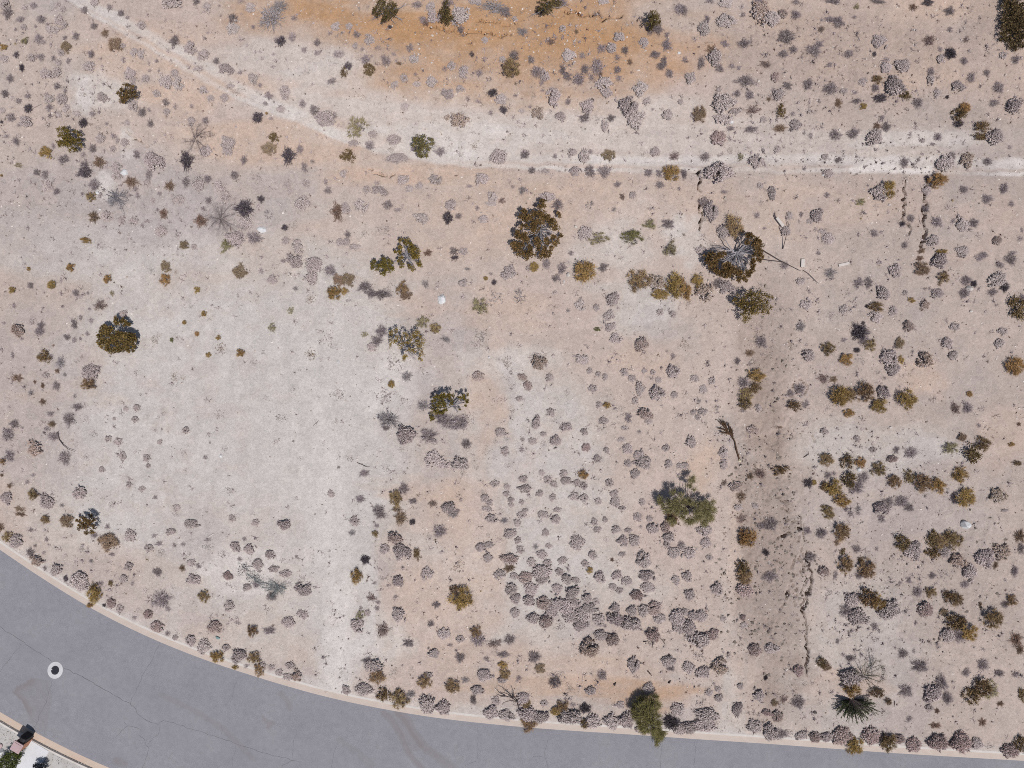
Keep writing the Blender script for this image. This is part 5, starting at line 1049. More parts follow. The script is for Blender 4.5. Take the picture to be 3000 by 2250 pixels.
conifer('juniper_tree', (680, 90), 2.212, (1000, 0),
        [(680, 30, 24), (700, 50, 22), (660, 60, 22), (690, 85, 26), (655, 95, 20), (680, 120, 24), (655, 130, 18), (690, 145, 18), (705, 110, 20)],
        [([(690, 100, .3), (740, 140, .3), (770, 200, .15)], .03, 14)],
        'narrow dark bush wedged between grey twiggy shrubs above the bank', 'juniper', leafm=M_olivebr, hmax=1.7, per=18, leaf=.07, seed=112, tone=.25)
conifer('juniper_tree', (520, 950), 2.212, (1000, 0),
        [(470, 910, 20), (500, 895, 22), (540, 900, 22), (575, 910, 18), (480, 940, 22), (520, 930, 26), (560, 945, 22), (590, 930, 14), (490, 970, 20), (525, 970, 24), (565, 975, 18), (510, 1005, 20), (545, 1005, 18), (525, 1020, 12)],
        [([(530, 950, .4), (580, 960, .4), (600, 950, .3)], .03, 12)],
        'dark green bush standing astride the pale dirt track', 'juniper', leafm=foliage('track_bush_leaves', (.070, .055, .022), (.20, .155, .065), .03, .01), barkm=M_bark, hmax=2.0, per=20, leaf=.075, seed=113)
conifer('juniper_tree', (1340, 40), 2.212, (1000, 0),
        [(1310, 15, 24), (1350, 10, 24), (1390, 10, 24), (1300, 45, 20), (1335, 45, 26), (1370, 45, 24), (1410, 25, 20), (1320, 75, 18), (1285, 60, 16), (1350, 75, 16)],
        [([(1340, 40, .3), (1280, 80, .2), (1230, 100, .1)], .03, 26), ([(1340, 40, .3), (1420, 50, .2), (1460, 20, .15)], .03, 26), ([(1340, 40, .3), (1370, 90, .2), (1380, 110, .1)], .02, 16)],
        'dark bush at the top edge with twigs spread to both sides', 'juniper', leafm=M_olivebr, barkm=M_bark, hmax=1.8, per=18, leaf=.07, seed=114, tone=.3)
conifer('juniper_tree', (2020, 130), 2.212, (1000, 0),
        [(2010, 90, 22), (2040, 95, 20), (1990, 120, 22), (2025, 125, 28), (2055, 130, 20), (2000, 155, 22), (2035, 160, 24), (2015, 180, 16), (2050, 155, 16)],
        [([(2020, 130, .3), (1970, 120, .3), (1940, 110, .2)], .02, 16)],
        'compact dark bush beyond the end of the bank ledge', 'juniper', leafm=M_olivebr, hmax=1.7, per=20, leaf=.07, seed=115, tone=.35)
conifer('juniper_tree', (2160, 120), 2.212, (2000, 0),
        [(2120, 15, 40), (2170, 20, 40), (2130, 60, 34), (2180, 70, 40), (2150, 110, 40), (2190, 120, 40), (2120, 140, 34), (2160, 160, 40), (2195, 180, 40), (2130, 190, 30), (2100, 160, 26), (2105, 210, 22), (2150, 215, 30), (2190, 230, 34), (2085, 240, 16), (2130, 270, 18), (2170, 270, 22), (2220, 60, 40), (2230, 140, 40), (2220, 210, 40), (2090, 40, 24), (2095, 90, 24), (2085, 130, 20), (2080, 180, 20), (2070, 220, 16), (2105, 250, 22), (2120, 300, 18), (2160, 310, 20), (2195, 290, 24), (2065, 255, 12), (2100, 0, 26)],
        [([(2150, 120, .3), (2110, 210, .2), (2080, 250, .1)], .03, 30), ([(2160, 130, .3), (2150, 230, .2), (2140, 300, .1)], .03, 30)],
        'large blackish bush cut by the upper corner of the lot', 'large bush', leafm=foliage('blackish_bush_leaves', (.045, .030, .017), (.155, .105, .052), .03, .01), hmax=.6, per=20, leaf=.09, seed=116, tone=.4)
conifer('broad_shrub', (450, 320), 2.212, (2000, 750),
        [(350, 270, 22), (340, 290, 16), (370, 300, 30), (400, 260, 26), (430, 240, 24), (450, 270, 34), (500, 245, 28), (540, 260, 28), (575, 270, 14), (400, 310, 34), (440, 320, 36), (490, 300, 36), (530, 310, 30), (560, 340, 20), (390, 350, 30), (430, 360, 34), (470, 355, 32), (510, 350, 28), (390, 390, 24), (420, 405, 24), (400, 420, 16), (540, 365, 20)],
        [([(440, 330, .3), (380, 240, .3), (355, 215, .2)], .03, 10)],
        'wide olive bush below the split juniper', 'broad shrub', leafm=foliage('olive_bush_leaves', (.070, .048, .016), (.230, .155, .050), .03, .012), hmax=1.7, per=18, leaf=.07, seed=117)
conifer('creosote_tree', (1200, 960), 7.373, (1850, 1350),
        [(640, 860, 90), (920, 700, 60), (930, 960, 120), (760, 1060, 75), (870, 1060, 75), (1020, 1090, 75), (1300, 450, 70), (1240, 560, 60), (1310, 380, 40), (1300, 1250, 100), (1400, 1080, 105), (1550, 1080, 110), (1670, 1000, 90), (1650, 1150, 105), (1700, 1230, 75), (1560, 1300, 100), (1740, 880, 40), (900, 1290, 90, .25), (1230, 1290, 80), (1770, 1070, 50), (1580, 930, 70), (1000, 880, 70), (1420, 1230, 80), (1340, 640, 40), (1480, 960, 60), (1150, 900, 80), (1080, 990, 80), (1230, 900, 70), (1180, 1080, 80), (1330, 950, 75), (820, 900, 75), (1010, 1010, 75), (1480, 1180, 80), (1080, 760, 60), (700, 980, 60), (1120, 1200, 60)],
[([(1160, 960, .1), (1250, 1040, .5), (1330, 1120, .7), (1420, 1250, .7)], .03), ([(1160, 940, .1), (1150, 800, .4), (1200, 640, .6)], .025), ([(1150, 950, .1), (1000, 900, .5), (900, 860, .6)], .025), ([(1160, 960, .1), (1250, 960, .5), (1400, 900, .6)], .025)],
        'open green creosote tree over mound shrubs, its shade broken by gaps', 'creosote tree', leafm=M_creo, barkm=M_darkbark, hmax=2.0, style='blades', seed=118, trunk_r=.06)
conifer('roadside_bush', (880, 900), 8.732, (1800, 2000),
        [(700, 430, 60, .4), (800, 440, 60, .4), (640, 440, 50, .35), (1060, 390, 60, .45), (930, 440, 70), (560, 560, 70, .35), (500, 700, 70, .35), (540, 760, 60), (680, 620, 90), (800, 560, 90), (930, 580, 90), (1050, 520, 80), (1130, 600, 70), (760, 740, 110), (900, 720, 110), (1030, 680, 100), (680, 860, 110), (820, 880, 120), (960, 880, 100), (1090, 850, 80), (560, 880, 70), (680, 1020, 110), (820, 1040, 120), (960, 1040, 110), (1090, 1040, 90),
         (700, 1140, 80), (840, 1170, 100), (990, 1180, 100), (1120, 1180, 80), (760, 1240, 60), (1020, 1280, 80), (1120, 1300, 90), (1200, 1290, 70), (1090, 1400, 80), (1180, 1390, 60), (1080, 1490, 55), (1070, 1570, 35), (1260, 1260, 50)],
        [([(930, 880, .5), (960, 860, .9), (1000, 990, .9)], .03, 6), ([(880, 900, .3), (700, 560, .3), (640, 400, .2)], .03, 20), ([(880, 900, .3), (880, 560, .3), (900, 400, .2)], .03, 20), ([(880, 900, .3), (560, 700, .3), (440, 620, .2)], .03, 20)],
        'tall green broom bush trailing over the kerb onto the road', 'roadside bush', leafm=M_green, barkm=M_darkbark, hmax=1.5, style='blades', seed=119, trunk_r=.05)
# spiky green bush: long stiff sprays fanning down and sideways
random.seed(120)
r = root_at('spiky_bush', 2400 + 690 / 7.373, 1900 + 1080 / 7.373, 'dark green spiky bush fanned out under a golden shrub', 'spiky bush')
cr = MB(); lb = MB()
for k in range(120):
    a = math.radians(random.uniform(-184, 4)); L = random.uniform(.45, 1.0) * (1.85 if -150 < math.degrees(a) < -20 else 1.7 * random.uniform(.6, 1))
    if -60 < math.degrees(a) < -5: L *= 1.15
    e = Vector((math.cos(a) * L, math.sin(a) * L * .86, random.uniform(.35, 1.0)))
    s = e * random.uniform(.05, .3)
    tube(lb, [s, s.lerp(e, .6) + Vector((0, 0, .1)), e], [.018, .013, .005], random.random(), 0, 3)
    for j in range(30):
        q = random.uniform(.3, 1); p = s.lerp(e, q); d = (e.normalized() + rnd_dir(-.5) * .8).normalized()
        blade(cr, p, p + d * random.uniform(.08, .19), .024, min(1, max(0, random.gauss(.35 + .3 * q, .22))))
link('branches', lb.mesh('branches', [M_darkbark]), r); link('foliage', cr.mesh('spikes', [M_spike]), r)
# fuzzy dead stalks, fallen branches
def tangle(name, px, py, limbs, label, cat, m=None, h=.3, w=.03, twigs=8, seed=1, tl=.4, al=.7):
    """limbs: lists of photo pixels; bare branches lying or standing h metres above the soil"""
    random.seed(seed); root = root_at(name, px, py, label, cat); tr = MB(); tw = MB()
    for L in limbs:
        n = len(L); pts = [rel(root, x, y, h * (.12 + .88 * i / max(1, n - 1))) for i, (x, y) in enumerate(L)]
        tube(tr, pts, [w * (1 - .65 * i / (n - 1)) for i in range(n)], random.random(), 0, 5)
        for _ in range(twigs):
            i = random.randrange(n - 1); s = pts[i].lerp(pts[i + 1], random.random()); d = (pts[-1] - pts[0]).normalized() * al + rnd_dir(-.3) * .8
            e = s + d.normalized() * random.uniform(.4, 1) * tl; md = s.lerp(e, .5) + rnd_dir(-1) * .05
            blade(tw, s, md, w * .4, random.random()); blade(tw, md, e, w * .3, random.random())
            for _ in range(3):
                q = md.lerp(e, random.random()); blade(tw, q, q + (d + rnd_dir(-.5)).normalized() * tl * .3, w * .22, random.random())
    link('branch', tr.mesh('branch', [m or M_darkbark]), root)
    if tw.f: link('twigs', tw.mesh('twigs', [m or M_darkbark]), root)
    return root
z2 = lambda L, ox=0, oy=0: [(ox + x * TS, oy + y * TS) for x, y in L]
tangle('dead_tree', 1265 * TS, 900 * TS, [z2(q) for q in ([(1265, 900), (1290, 860), (1330, 830), (1345, 790)], [(1270, 890), (1300, 865), (1360, 850), (1350, 920)], [(1265, 900), (1240, 840), (1220, 800)], [(1260, 905), (1225, 920), (1190, 915)], [(1265, 905), (1240, 950), (1228, 985)], [(1270, 905), (1310, 940), (1330, 970)], [(1270, 880), (1275, 830), (1290, 800)], [(1285, 880), (1330, 890), (1380, 880)], [(1270, 910), (1300, 980), (1310, 1020)])],
       'grey leafless tree sprawling above the blackest oval shrub', 'dead tree', M_plum, .7, .014, 40, 201, .5, .3)
tangle('dead_tree', 1430 * TS, 1415 * TS, [z2(q) for q in ([(1430, 1415), (1400, 1360), (1370, 1320)], [(1430, 1415), (1435, 1350), (1445, 1300)], [(1430, 1420), (1390, 1440), (1350, 1480)], [(1430, 1420), (1420, 1470), (1400, 1530)], [(1435, 1420), (1480, 1450), (1540, 1470), (1620, 1500)], [(1435, 1420), (1470, 1400), (1520, 1390)], [(1430, 1420), (1450, 1480), (1480, 1530)], [(1440, 1430), (1520, 1500), (1580, 1570)], [(1430, 1410), (1470, 1350), (1520, 1320)], [(1425, 1420), (1370, 1410), (1320, 1400)])],
       'big bare grey shrub beside a black shrub, branches radiating', 'dead tree', M_plum, .7, .009, 70, 202, .75, .15)
tangle('branch_pile', 750 * TS, 1285 * TS, [z2(q) for q in ([(690, 1260), (750, 1290), (810, 1310)], [(700, 1240), (760, 1270), (820, 1280)], [(720, 1230), (770, 1290), (790, 1370)], [(760, 1220), (740, 1290), (720, 1340)], [(800, 1230), (760, 1280), (700, 1310)], [(700, 1290), (770, 1270), (820, 1250)], [(710, 1320), (760, 1300), (800, 1330)], [(730, 1240), (740, 1280), (760, 1340)])],
       'blue-grey pile of cut branches below the white slab', 'branch pile', M_bark, .35, .030, 34, 203, .45)
tangle('brush_pile', 1800 * TS, 1500 + 490 * TS, [z2(q, 0, 1500) for q in ([(1720, 460), (1790, 490), (1880, 480)], [(1730, 510), (1800, 490), (1870, 450)], [(1750, 540), (1800, 510), (1840, 540)], [(1700, 490), (1760, 500), (1830, 520)], [(1780, 450), (1800, 500), (1760, 550)], [(1650, 450), (1700, 470), (1760, 480)], [(1600, 400), (1660, 440), (1700, 470)], [(1860, 500), (1800, 480), (1740, 450)])],
       'grey-green pile of dead brush at the end of the bleached streak', 'brush pile', foliage('weathered_green_brush', (.10, .115, .115), (.28, .31, .31), .03, .01), .4, .022, 46, 204, .5)
tangle('bare_tree', 2000 + 1190 * TS, 1500 + 1060 * TS, [z2(q, 2000, 1500) for q in ([(1170, 1080), (1190, 1020), (1230, 980)], [(1170, 1080), (1130, 1040), (1130, 1000)], [(1190, 1050), (1260, 1020), (1300, 1000)], [(1200, 1060), (1260, 1060), (1310, 1050)], [(1180, 1070), (1160, 1010), (1190, 970)], [(1190, 1080), (1240, 1120), (1290, 1160)], [(1230, 1000), (1250, 960), (1280, 970)], [(1200, 1070), (1270, 1100), (1300, 1080)], [(1230, 1010), (1280, 990), (1300, 1040)], [(1180, 1080), (1210, 1130), (1250, 1150)])],
       'bare tangled tree with dark forks above right of the golden shrub', 'bare tree', foliage('dark_olive_wood', (.05, .045, .03), (.17, .155, .10), .03, .01), 1.2, .022, 46, 205, .35)
tangle('dead_tree', 1000 + 1150 * TS, 1500 + 1260 * TS, [z2(q, 1000, 1500) for q in ([(1148, 1268), (1140, 1230), (1110, 1205), (1060, 1190)], [(1140, 1230), (1100, 1220), (1050, 1235)], [(1110, 1205), (1080, 1180), (1040, 1165)], [(1110, 1210), (1120, 1180), (1110, 1160)], [(1060, 1190), (1030, 1190), (1010, 1180)])],
       'black forked dead branches leaning out above the kerb', 'dead tree', M_darkbark, .6, .045, 10, 206, .35)
tangle('flower_stalk', 2000 + 365 * TS, 750 + 1315 * TS, [z2(q, 2000, 750) for q in ([(366, 1315), (350, 1260), (338, 1200), (310, 1155), (275, 1110), (232, 1068)], [(300, 1145), (265, 1125), (232, 1118)], [(290, 1130), (280, 1100), (272, 1080)], [(310, 1155), (280, 1150), (245, 1140)], [(315, 1160), (305, 1120), (296, 1090)], [(275, 1110), (262, 1085), (252, 1068)], [(325, 1170), (320, 1140), (310, 1110)])],
       'fallen dark brown flower stalk with a feathered head', 'flower stalk', foliage('stalk_brown', (.035, .022, .014), (.12, .075, .045), .03, .01), .22, .075, 22, 207, .22)
link('stub', (lambda mb: (lump(mb, (0, 0, .05), .16, .5), mb.mesh('stub', [plain('cut_end', (.55, .50, .36))]))[1])(MB()), bpy.data.objects['flower_stalk'], (.05, -.12, .02))
jz = lambda L: [(2030 + x / 6.144, 600 + y / 6.144) for x, y in L]
tangle('fallen_pole', *jz([(1250, 820)])[0], [jz([(1240, 812), (1400, 905), (1560, 1000), (1750, 1095), (1940, 1190)])], 'longest dark fallen pole pointing away from the split juniper', 'fallen pole', M_darkbark, .25, .055, 0, 208)
tangle('fallen_pole', *jz([(1200, 975)])[0], [jz([(1200, 975), (1400, 1005), (1620, 1030)])], 'short dark fallen pole just below the longest pole', 'fallen pole', M_darkbark, .25, .050, 0, 209)
tangle('fallen_pole', *jz([(1990, 1180)])[0], [jz([(1980, 1175), (2080, 1240), (2212, 1370), (2270, 1420)])], 'thin grey fallen pole beyond the upright pale board', 'fallen pole', M_darkbark, .2, .03, 0, 210)
tangle('flower_stalk', *jz([(1620, 795)])[0], [jz([(1620, 795), (1650, 680), (1680, 560), (1690, 470)])], 'curved dark stalk under the shrub by the leaning board', 'flower stalk', M_darkbark, .6, .04, 0, 211)
tangle('flower_stalk', *jz([(1715, 410)])[0], [jz([(1712, 420), (1725, 330), (1735, 240)]), jz([(1725, 400), (1750, 330), (1748, 250)])], 'pair of thin stalks joining two shrubs by the leaning board', 'flower stalk', M_wood, .5, .03, 0, 212)
tangle('dead_stick', 372 * TS + 0, 750 + 1170 * TS, [z2([(375, 1150), (385, 1190), (410, 1225), (440, 1250), (485, 1268)], 0, 750), z2([(378, 1160), (372, 1140)], 0, 750)], 'curved dark stick on soil at the left slope foot', 'stick', M_darkbark, .2, .04, 4, 213, .2)
tangle('dead_stick', 1000 + 130 * TS, 750 + 1350 * TS, [z2([(100, 1338), (130, 1350), (160, 1365), (185, 1368)], 1000, 750)], 'short dark stick by a pale sprig mound on the pale lot', 'stick', M_darkbark, .12, .03, 3, 214, .15)
tangle('dead_stick', 2000 + 800 * TS, 750 + 1290 * TS, [z2([(780, 1305), (800, 1295), (815, 1285), (818, 1265)], 2000, 750)], 'hooked dark stick in the strip of clods', 'stick', M_darkbark, .12, .035, 3, 215, .15)
tangle('dead_stick', 2000 + 1375 * TS, 1500 + 1240 * TS, [z2([(1373, 1225), (1375, 1265)], 2000, 1500)], 'short straight reddish stick right of the spiky bush', 'stick', M_darkbark, .08, .04, 0, 216)
tangle('dead_stick', 2000 + 1305 * TS, 1500 + 1290 * TS, [z2([(1290, 1272), (1320, 1302)], 2000, 1500)], 'short slanting grey stick below the reddish stick', 'stick', M_darkbark, .08, .035, 0, 217)
tangle('dead_stick', 1000 + 1995 * TS, 1500 + 1040 * TS, [z2([(1985, 1030), (2000, 1045), (2012, 1062)], 1000, 1500)], 'dark bent stick on the orange soil near the road', 'stick', M_darkbark, .1, .06, 2, 218, .15)
tangle('dead_stick', 1000 + 2010 * TS, 1500 + 850 * TS, [z2([(2014, 880), (2018, 855), (2010, 835)], 1000, 1500), z2([(2095, 855), (2085, 835), (2070, 825)], 1000, 1500), z2([(1955, 840), (1985, 842), (2010, 835)], 1000, 1500)], 'black twigs hanging below a pinkish mound in the mound field', 'stick', M_darkbark, .2, .035, 3, 219, .15)
tangle('dead_stick', 240 * TS, 690 * TS, [z2([(212, 705), (240, 690), (272, 672)])], 'thin pale stick beside a blackish shrub on the upper left', 'stick', M_wood, .1, .025, 2, 220, .15)
for i_, (x, y, ox, oy, lab) in enumerate([(2118, 932, 1000, 1500, 'black upright stub on the orange soil by the road'), (1770, 1117, 1000, 1500, 'small black chip on tan soil below a grey-violet shrub'), (2125, 1102, 1000, 1500, 'small black chip near the orange soil edge'), (745, 1290 - 433, 2000, 750, 'dark clod alone in the rubble strip')]):
    random.seed(240 + i_); mb = MB(); lump(mb, (0, 0, .06), .13, .2); lump(mb, (.08, .1, .05), .1, .3)
    tag(link('burnt_stub', mb.mesh('stub', [M_darkbark]), None, at1(ox + x * TS, oy + y * TS)), lab, 'stub')

# ------------------------------------------------------------------ rocks and boards
M_white = plain('white_stone', (.50, .495, .49), .12, 5, .85, .4, 12)
M_paleR = plain('pale_stone', (.44, .40, .365), .12, 6, .9, .4, 12)
M_darkR = plain('dark_stone', (.10, .085, .08), .2, 6, .9, .4, 12)
M_board = plain('bleached_board', (.45, .41, .375), .10, 7, .9, .2, 30)
def rock(px, py, rx, ry, h, label, m=None, rot=0, seed=1, name='rock'):
    random.seed(seed)
    import bmesh
    bm = bmesh.new(); bmesh.ops.create_icosphere(bm, subdivisions=3, radius=1)
    pl = [(rnd_dir(-.3), random.uniform(.62, .9)) for _ in range(11)]
    for v in bm.verts:
        for d, k in pl:
            q = v.co.dot(d)
            if q > k: v.co -= d * (q - k)
        v.co += rnd_dir(-1) * .012
    me = bpy.data.meshes.new('rock'); bm.to_mesh(me); bm.free(); me.materials.append(m or M_paleR)
    o = link(name, me, None, at1(px, py, h * .18)); k = CAM_H / F_PX
    o.scale = (rx * k, ry * k, h); o.rotation_euler = (0, 0, math.radians(rot))
    return tag(o, label, 'rock')
rock(2828, 1538, 15.5, 12, .55, 'large smooth white boulder with a black shadow, alone on bare soil', M_white, -35, 301, 'boulder')
rock(365, 506, 13, 10, .16, 'larger white slab in the brush of the left slope', M_white, -25, 302, 'stone_slab')
rock(286, 565, 6, 6, .14, 'smaller white stone below the larger white slab', M_white, 10, 303)
rock(768, 673, 17, 10, .14, 'flat white slab by the big bare shrub', M_white, 5, 304, 'stone_slab')
rock(293, 614, 4, 3, .1, 'tiny white stone under rusty shrubs', M_white, 0, 305)
rock(2140, 358, 9, 7, .22, 'white rock tucked beside grey mound shrubs above the track', M_white, 20, 306)
rock(2411, 513, 6, 4, .12, 'white stone at the lower edge of the track', M_white, 10, 307)
rock(2841, 846, 12, 10, .26, 'round greyish-white rock half hidden by twiggy shrubs', M_paleR, 0, 308)
rock(2516, 1376, 7, 6, .2, 'small white rock sunk in brown-gold shrubs', M_white, 0, 309)
rock(1294, 876, 13, 17, .22, 'pale rounded rock on bare tan soil', M_white, 0, 310)
rock(1665, 805, 7, 8, .18, 'cream stone between a grey shrub and a golden shrub', M_paleR, 0, 311)
rock(1652, 825, 4, 4, .1, 'little cream stone below the cream stone', M_paleR, 0, 312)
rock(1687, 664, 5, 6, .1, 'pinkish pebble right of the silvery juniper', M_paleR, 0, 313)
rock(1990, 155, 5, 4, .1, 'white stone near the compact dark bush', M_white, 0, 314)
rock(647, 1336, 5, 5, .1, 'white cobble alone in the pale lot', M_white, 0, 315)
rock(991, 1060, 5, 4, .1, 'white cobble at the far edge of the pale lot', M_white, 0, 316)
rock(2388, 2087, 6, 5, .14, 'dark stone on bare soil left of the spiky bush', M_darkR, 0, 317)
rock(1681, 1874, 4, 5, .1, 'cream cobble above the tan domed shrub', M_paleR, 0, 318)
rock(2846, 912, 6, 4, .1, 'cream stone on pale open ground', M_paleR, 0, 319)
rock(2608, 1252, 5, 4, .1, 'cream stone on the pale strip', M_paleR, 0, 320)
rock(1433, 1047, 4, 3, .08, 'white cobble on the pale lot right of the lone juniper', M_white, 0, 321)
rock(638, 1868, 9, 5, .12, 'blue-green angular stone above the roadside scrub', plain('green_stone', (.16, .22, .22), .1), -20, 322)
def board(quad, label, th=.05, h=.04):
    pts = [at1(x, y, h + th) for x, y in quad]; c = sum(pts, Vector()) / 4
    mb = MB(); vs = [p - c for p in pts] + [p - c - Vector((0, 0, th)) for p in pts]
    mb.add(vs, [(0, 1, 2, 3), (7, 6, 5, 4), (0, 4, 5, 1), (1, 5, 6, 2), (2, 6, 7, 3), (3, 7, 4, 0)])
    return tag(link('board', mb.mesh('board', [M_board]), None, c), label, 'board')
board(jz([(1495, 245), (1612, 402), (1652, 370), (1536, 218)]), 'pale weathered board slanting beside a stalked shrub', .10, .22)
board(jz([(1956, 970), (1946, 1120), (2012, 1118), (2018, 972)]), 'upright pale board right of the fallen poles', .07, .05)
board(z2([(1010, 52), (1015, 70), (1084, 54), (1078, 38)], 2000, 750), 'pale board lying nearly level, farthest from the split juniper', .06, .05)
board(z2([(1350, 167), (1388, 143), (1384, 138), (1346, 162)], 0, 1500), 'thin white strip at the head of the bleached streak', .03, .03)

# ------------------------------------------------------------------ manhole
M_collar = concrete('collar_concrete', (.40, .395, .40), (.48, .475, .475), (.33, .31, .305), .5)
M_iron = plain('cast_iron', (.022, .022, .030), .3, 12, .6)
mx, my = flat(164, 1962); mz = rz(mx, my)
mh = link('manhole', None, None, (mx, my, mz)); tag(mh, 'round manhole with black iron cover in a white concrete collar', 'manhole')
def disc_ring(r0, r1, z0, z1, n=48):
    mb = MB(); vs = []; fs = []
    for i in range(n):
        a = 6.2832 * i / n; c_, s_ = math.cos(a), math.sin(a)
        vs += [(r1 * c_, r1 * s_, z0), (r1 * c_, r1 * s_, z1 - .004), ((r1 - .012) * c_, (r1 - .012) * s_, z1), (r0 * c_, r0 * s_, z1), (r0 * c_, r0 * s_, z0)]
    for i in range(n):
        j = (i + 1) % n
        for k in range(4): fs.append((5 * i + k, 5 * j + k, 5 * j + k + 1, 5 * i + k + 1))
    mb.add(vs, fs); return mb
col_ = link('collar', disc_ring(.33, .62, -.05, .014).mesh('collar', [M_collar]), mh)
fr_ = link('frame', disc_ring(.305, .332, -.05, .010).mesh('frame', [plain('frame_iron', (.06, .058, .06), .3, 12, .6)]), mh)
mb = MB(); n = 40
mb.add([(0, 0, .0)] + [(.303 * math.cos(6.2832 * i / n), .303 * math.sin(6.2832 * i / n), 0.0) for i in range(n)], [(0, i + 1, (i + 1) % n + 1) for i in range(n)])
for i in range(-5, 6):
    for j in range(-5, 6):
        if i * i + j * j < 26:
            x, y = i * .05, j * .05
            mb.add([(x - .015, y - .015, .001), (x + .015, y - .015, .001), (x + .015, y + .015, .001), (x - .015, y + .015, .001), (x - .012, y - .012, .008), (x + .012, y - .012, .008), (x + .012, y + .012, .008), (x - .012, y + .012, .008)],
                   [(0, 1, 5, 4), (1, 2, 6, 5), (2, 3, 7, 6), (3, 0, 4, 7), (4, 5, 6, 7)])
cov = link('cover', mb.mesh('cover', [M_iron]), mh, (0, 0, .004))
tab = MB(); tab.add([(-.33, -.07, .016), (-.24, -.06, .016), (-.24, -.01, .016), (-.33, 0, .016)], [(0, 1, 2, 3)])
link('pick_notch', tab.mesh('pick_notch', [M_collar]), mh)
mh.scale = (.97, 1.1, 1); mh.rotation_euler = (0, 0, math.radians(-18))

# ------------------------------------------------------------------ the corner yard across the road
M_yardg = concrete('yard_gravel_base', (.33, .315, .295), (.40, .385, .365), (.30, .26, .23), .5)
gb = MB()
zc = lambda L: [(x / 7.373, 2060 + y / 7.373) for x, y in L]
k0 = ROAD_W + gut + .172
Ly = [(p[0] + n_[0] * k0, p[1] + n_[1] * k0) for p, n_ in zip(EDGE, NRM) if -60 < p[0] < -5]
Lo = [(p[0] + n_[0] * (k0 + 26), p[1] + n_[1] * (k0 + 26)) for p, n_ in zip(EDGE, NRM) if -60 < p[0] < -5]
vs = []
for a_, b_ in zip(Ly, Lo): vs += [(*a_, .192), (*b_, .192)]
gb.add(vs, [(2 * i, 2 * i + 1, 2 * i + 3, 2 * i + 2) for i in range(len(Ly) - 1)])
structure(link('gravel_yard', gb.mesh('gravel_yard', [M_yardg])))
YZ = .192
def fpt(zx, zy, z): 
    px, py = zc([(zx, zy)])[0]; k = (CAM_H - z) / F_PX; return Vector(((px - CX) * k, -(py - CY) * k, z))
# concrete drive
M_drive = concrete('drive_concrete', (.47, .47, .475), (.53, .525, .53), (.42, .41, .40), .3)
q = [fpt(680, 810, YZ), fpt(1065, 1040, YZ), fpt(640, 1800, YZ), fpt(130, 1750, YZ)]
mb = MB(); vs = [p + Vector((0, 0, .03)) for p in q] + [p - Vector((0, 0, .05)) for p in q]
mb.add(vs, [(0, 3, 2, 1), (0, 1, 5, 4), (1, 2, 6, 5), (2, 3, 7, 6), (3, 0, 4, 7)])
structure(link('driveway', mb.mesh('driveway', [M_drive])))
# gravel grains of the yard
random.seed(330); gm = MB()
nY = NRM[200]
for _ in range(5200):
    x, y = random.uniform(-42, -30), random.uniform(-33, -23)
    d = float(0); 
    p = Vector((x, y, YZ)); gm_pt = (x, y)
    gm.v.append(gm_pt)
pts = np.array(gm.v); dd = road_d(pts[:, 0], pts[:, 1]); keep = dd > k0 + .05
poly = [(p.x, p.y) for p in q]; keep &= ~in_poly(pts[:, 0], pts[:, 1], poly)
gm = MB()
for x, y in pts[keep]: lump(gm, (x, y, YZ + .01), random.uniform(.02, .05), random.random())
structure(link('yard_gravel', gm.mesh('yard_gravel', [foliage('gravel_grains', (.22, .205, .195), (.52, .50, .475), 0, 0)])), 'stuff')
# brick pillar
M_pcap = plain('pink_stone_cap', (.36, .262, .262), .06, 5)
M_brick = plain('red_brick', (.33, .165, .105), .22, 9)
M_mort = plain('mortar', (.30, .26, .23), .1, 9)
PB = fpt(590, 785, YZ)
pil = link('brick_pillar', None, None, PB); tag(pil, 'square red brick pillar with pink stone cap beside the drive', 'pillar')
ang = math.radians(-31); pil.rotation_euler = (0, 0, ang)
PH = 1.15; hw = .33
def box(mb, x0, y0, z0, x1, y1, z1, mi=0, t=.5):
    mb.add([(x0, y0, z0), (x1, y0, z0), (x1, y1, z0), (x0, y1, z0), (x0, y0, z1), (x1, y0, z1), (x1, y1, z1), (x0, y1, z1)], [(3, 2, 1, 0), (4, 5, 6, 7), (0, 1, 5, 4), (1, 2, 6, 5), (2, 3, 7, 6), (3, 0, 4, 7)], mi, t)
mb = MB(); box(mb, -hw + .012, -hw + .012, -.05, hw - .012, hw - .012, PH); link('core', mb.mesh('core', [M_mort]), pil)
mb = MB(); random.seed(5)
for c_ in range(14):
    z0 = c_ * .083
    for side in range(4):
        for b_ in range(3):
            off = -.33 + b_ * .22 + (.11 if c_ % 2 else 0)
            x0, x1 = max(-.33, off), min(.33, off + .21)
            if x1 - x0 < .05: continue
            m1 = MB(); j = random.uniform(0, .004); box(m1, x0, -hw - j, z0 + .005, x1, -hw + .06, z0 + .073)
            ca_, sa_ = [(1, 0), (0, 1), (-1, 0), (0, -1)][side]
            m1.v = [(x * ca_ - y * sa_, x * sa_ + y * ca_, z) for x, y, z in m1.v]; mb.merge(m1)
bc = link('brickwork', mb.mesh('brickwork', [M_brick]), pil); bc['kind'] = 'stuff'
mb = MB(); box(mb, -hw - .06, -hw - .06, PH, hw + .06, hw + .06, PH + .07); box(mb, -hw + .05, -hw + .05, PH + .07, hw - .05, hw - .05, PH + .10); link('cap', mb.mesh('cap', [M_pcap]), pil)
mb = MB(); prof = [(-.29, .12), (.29, .12), (.29, .86), (.22, 1.0), (.1, 1.06), (-.1, 1.06), (-.22, 1.0), (-.29, .86)]  # added box: puts the shade of the street face into a black colour
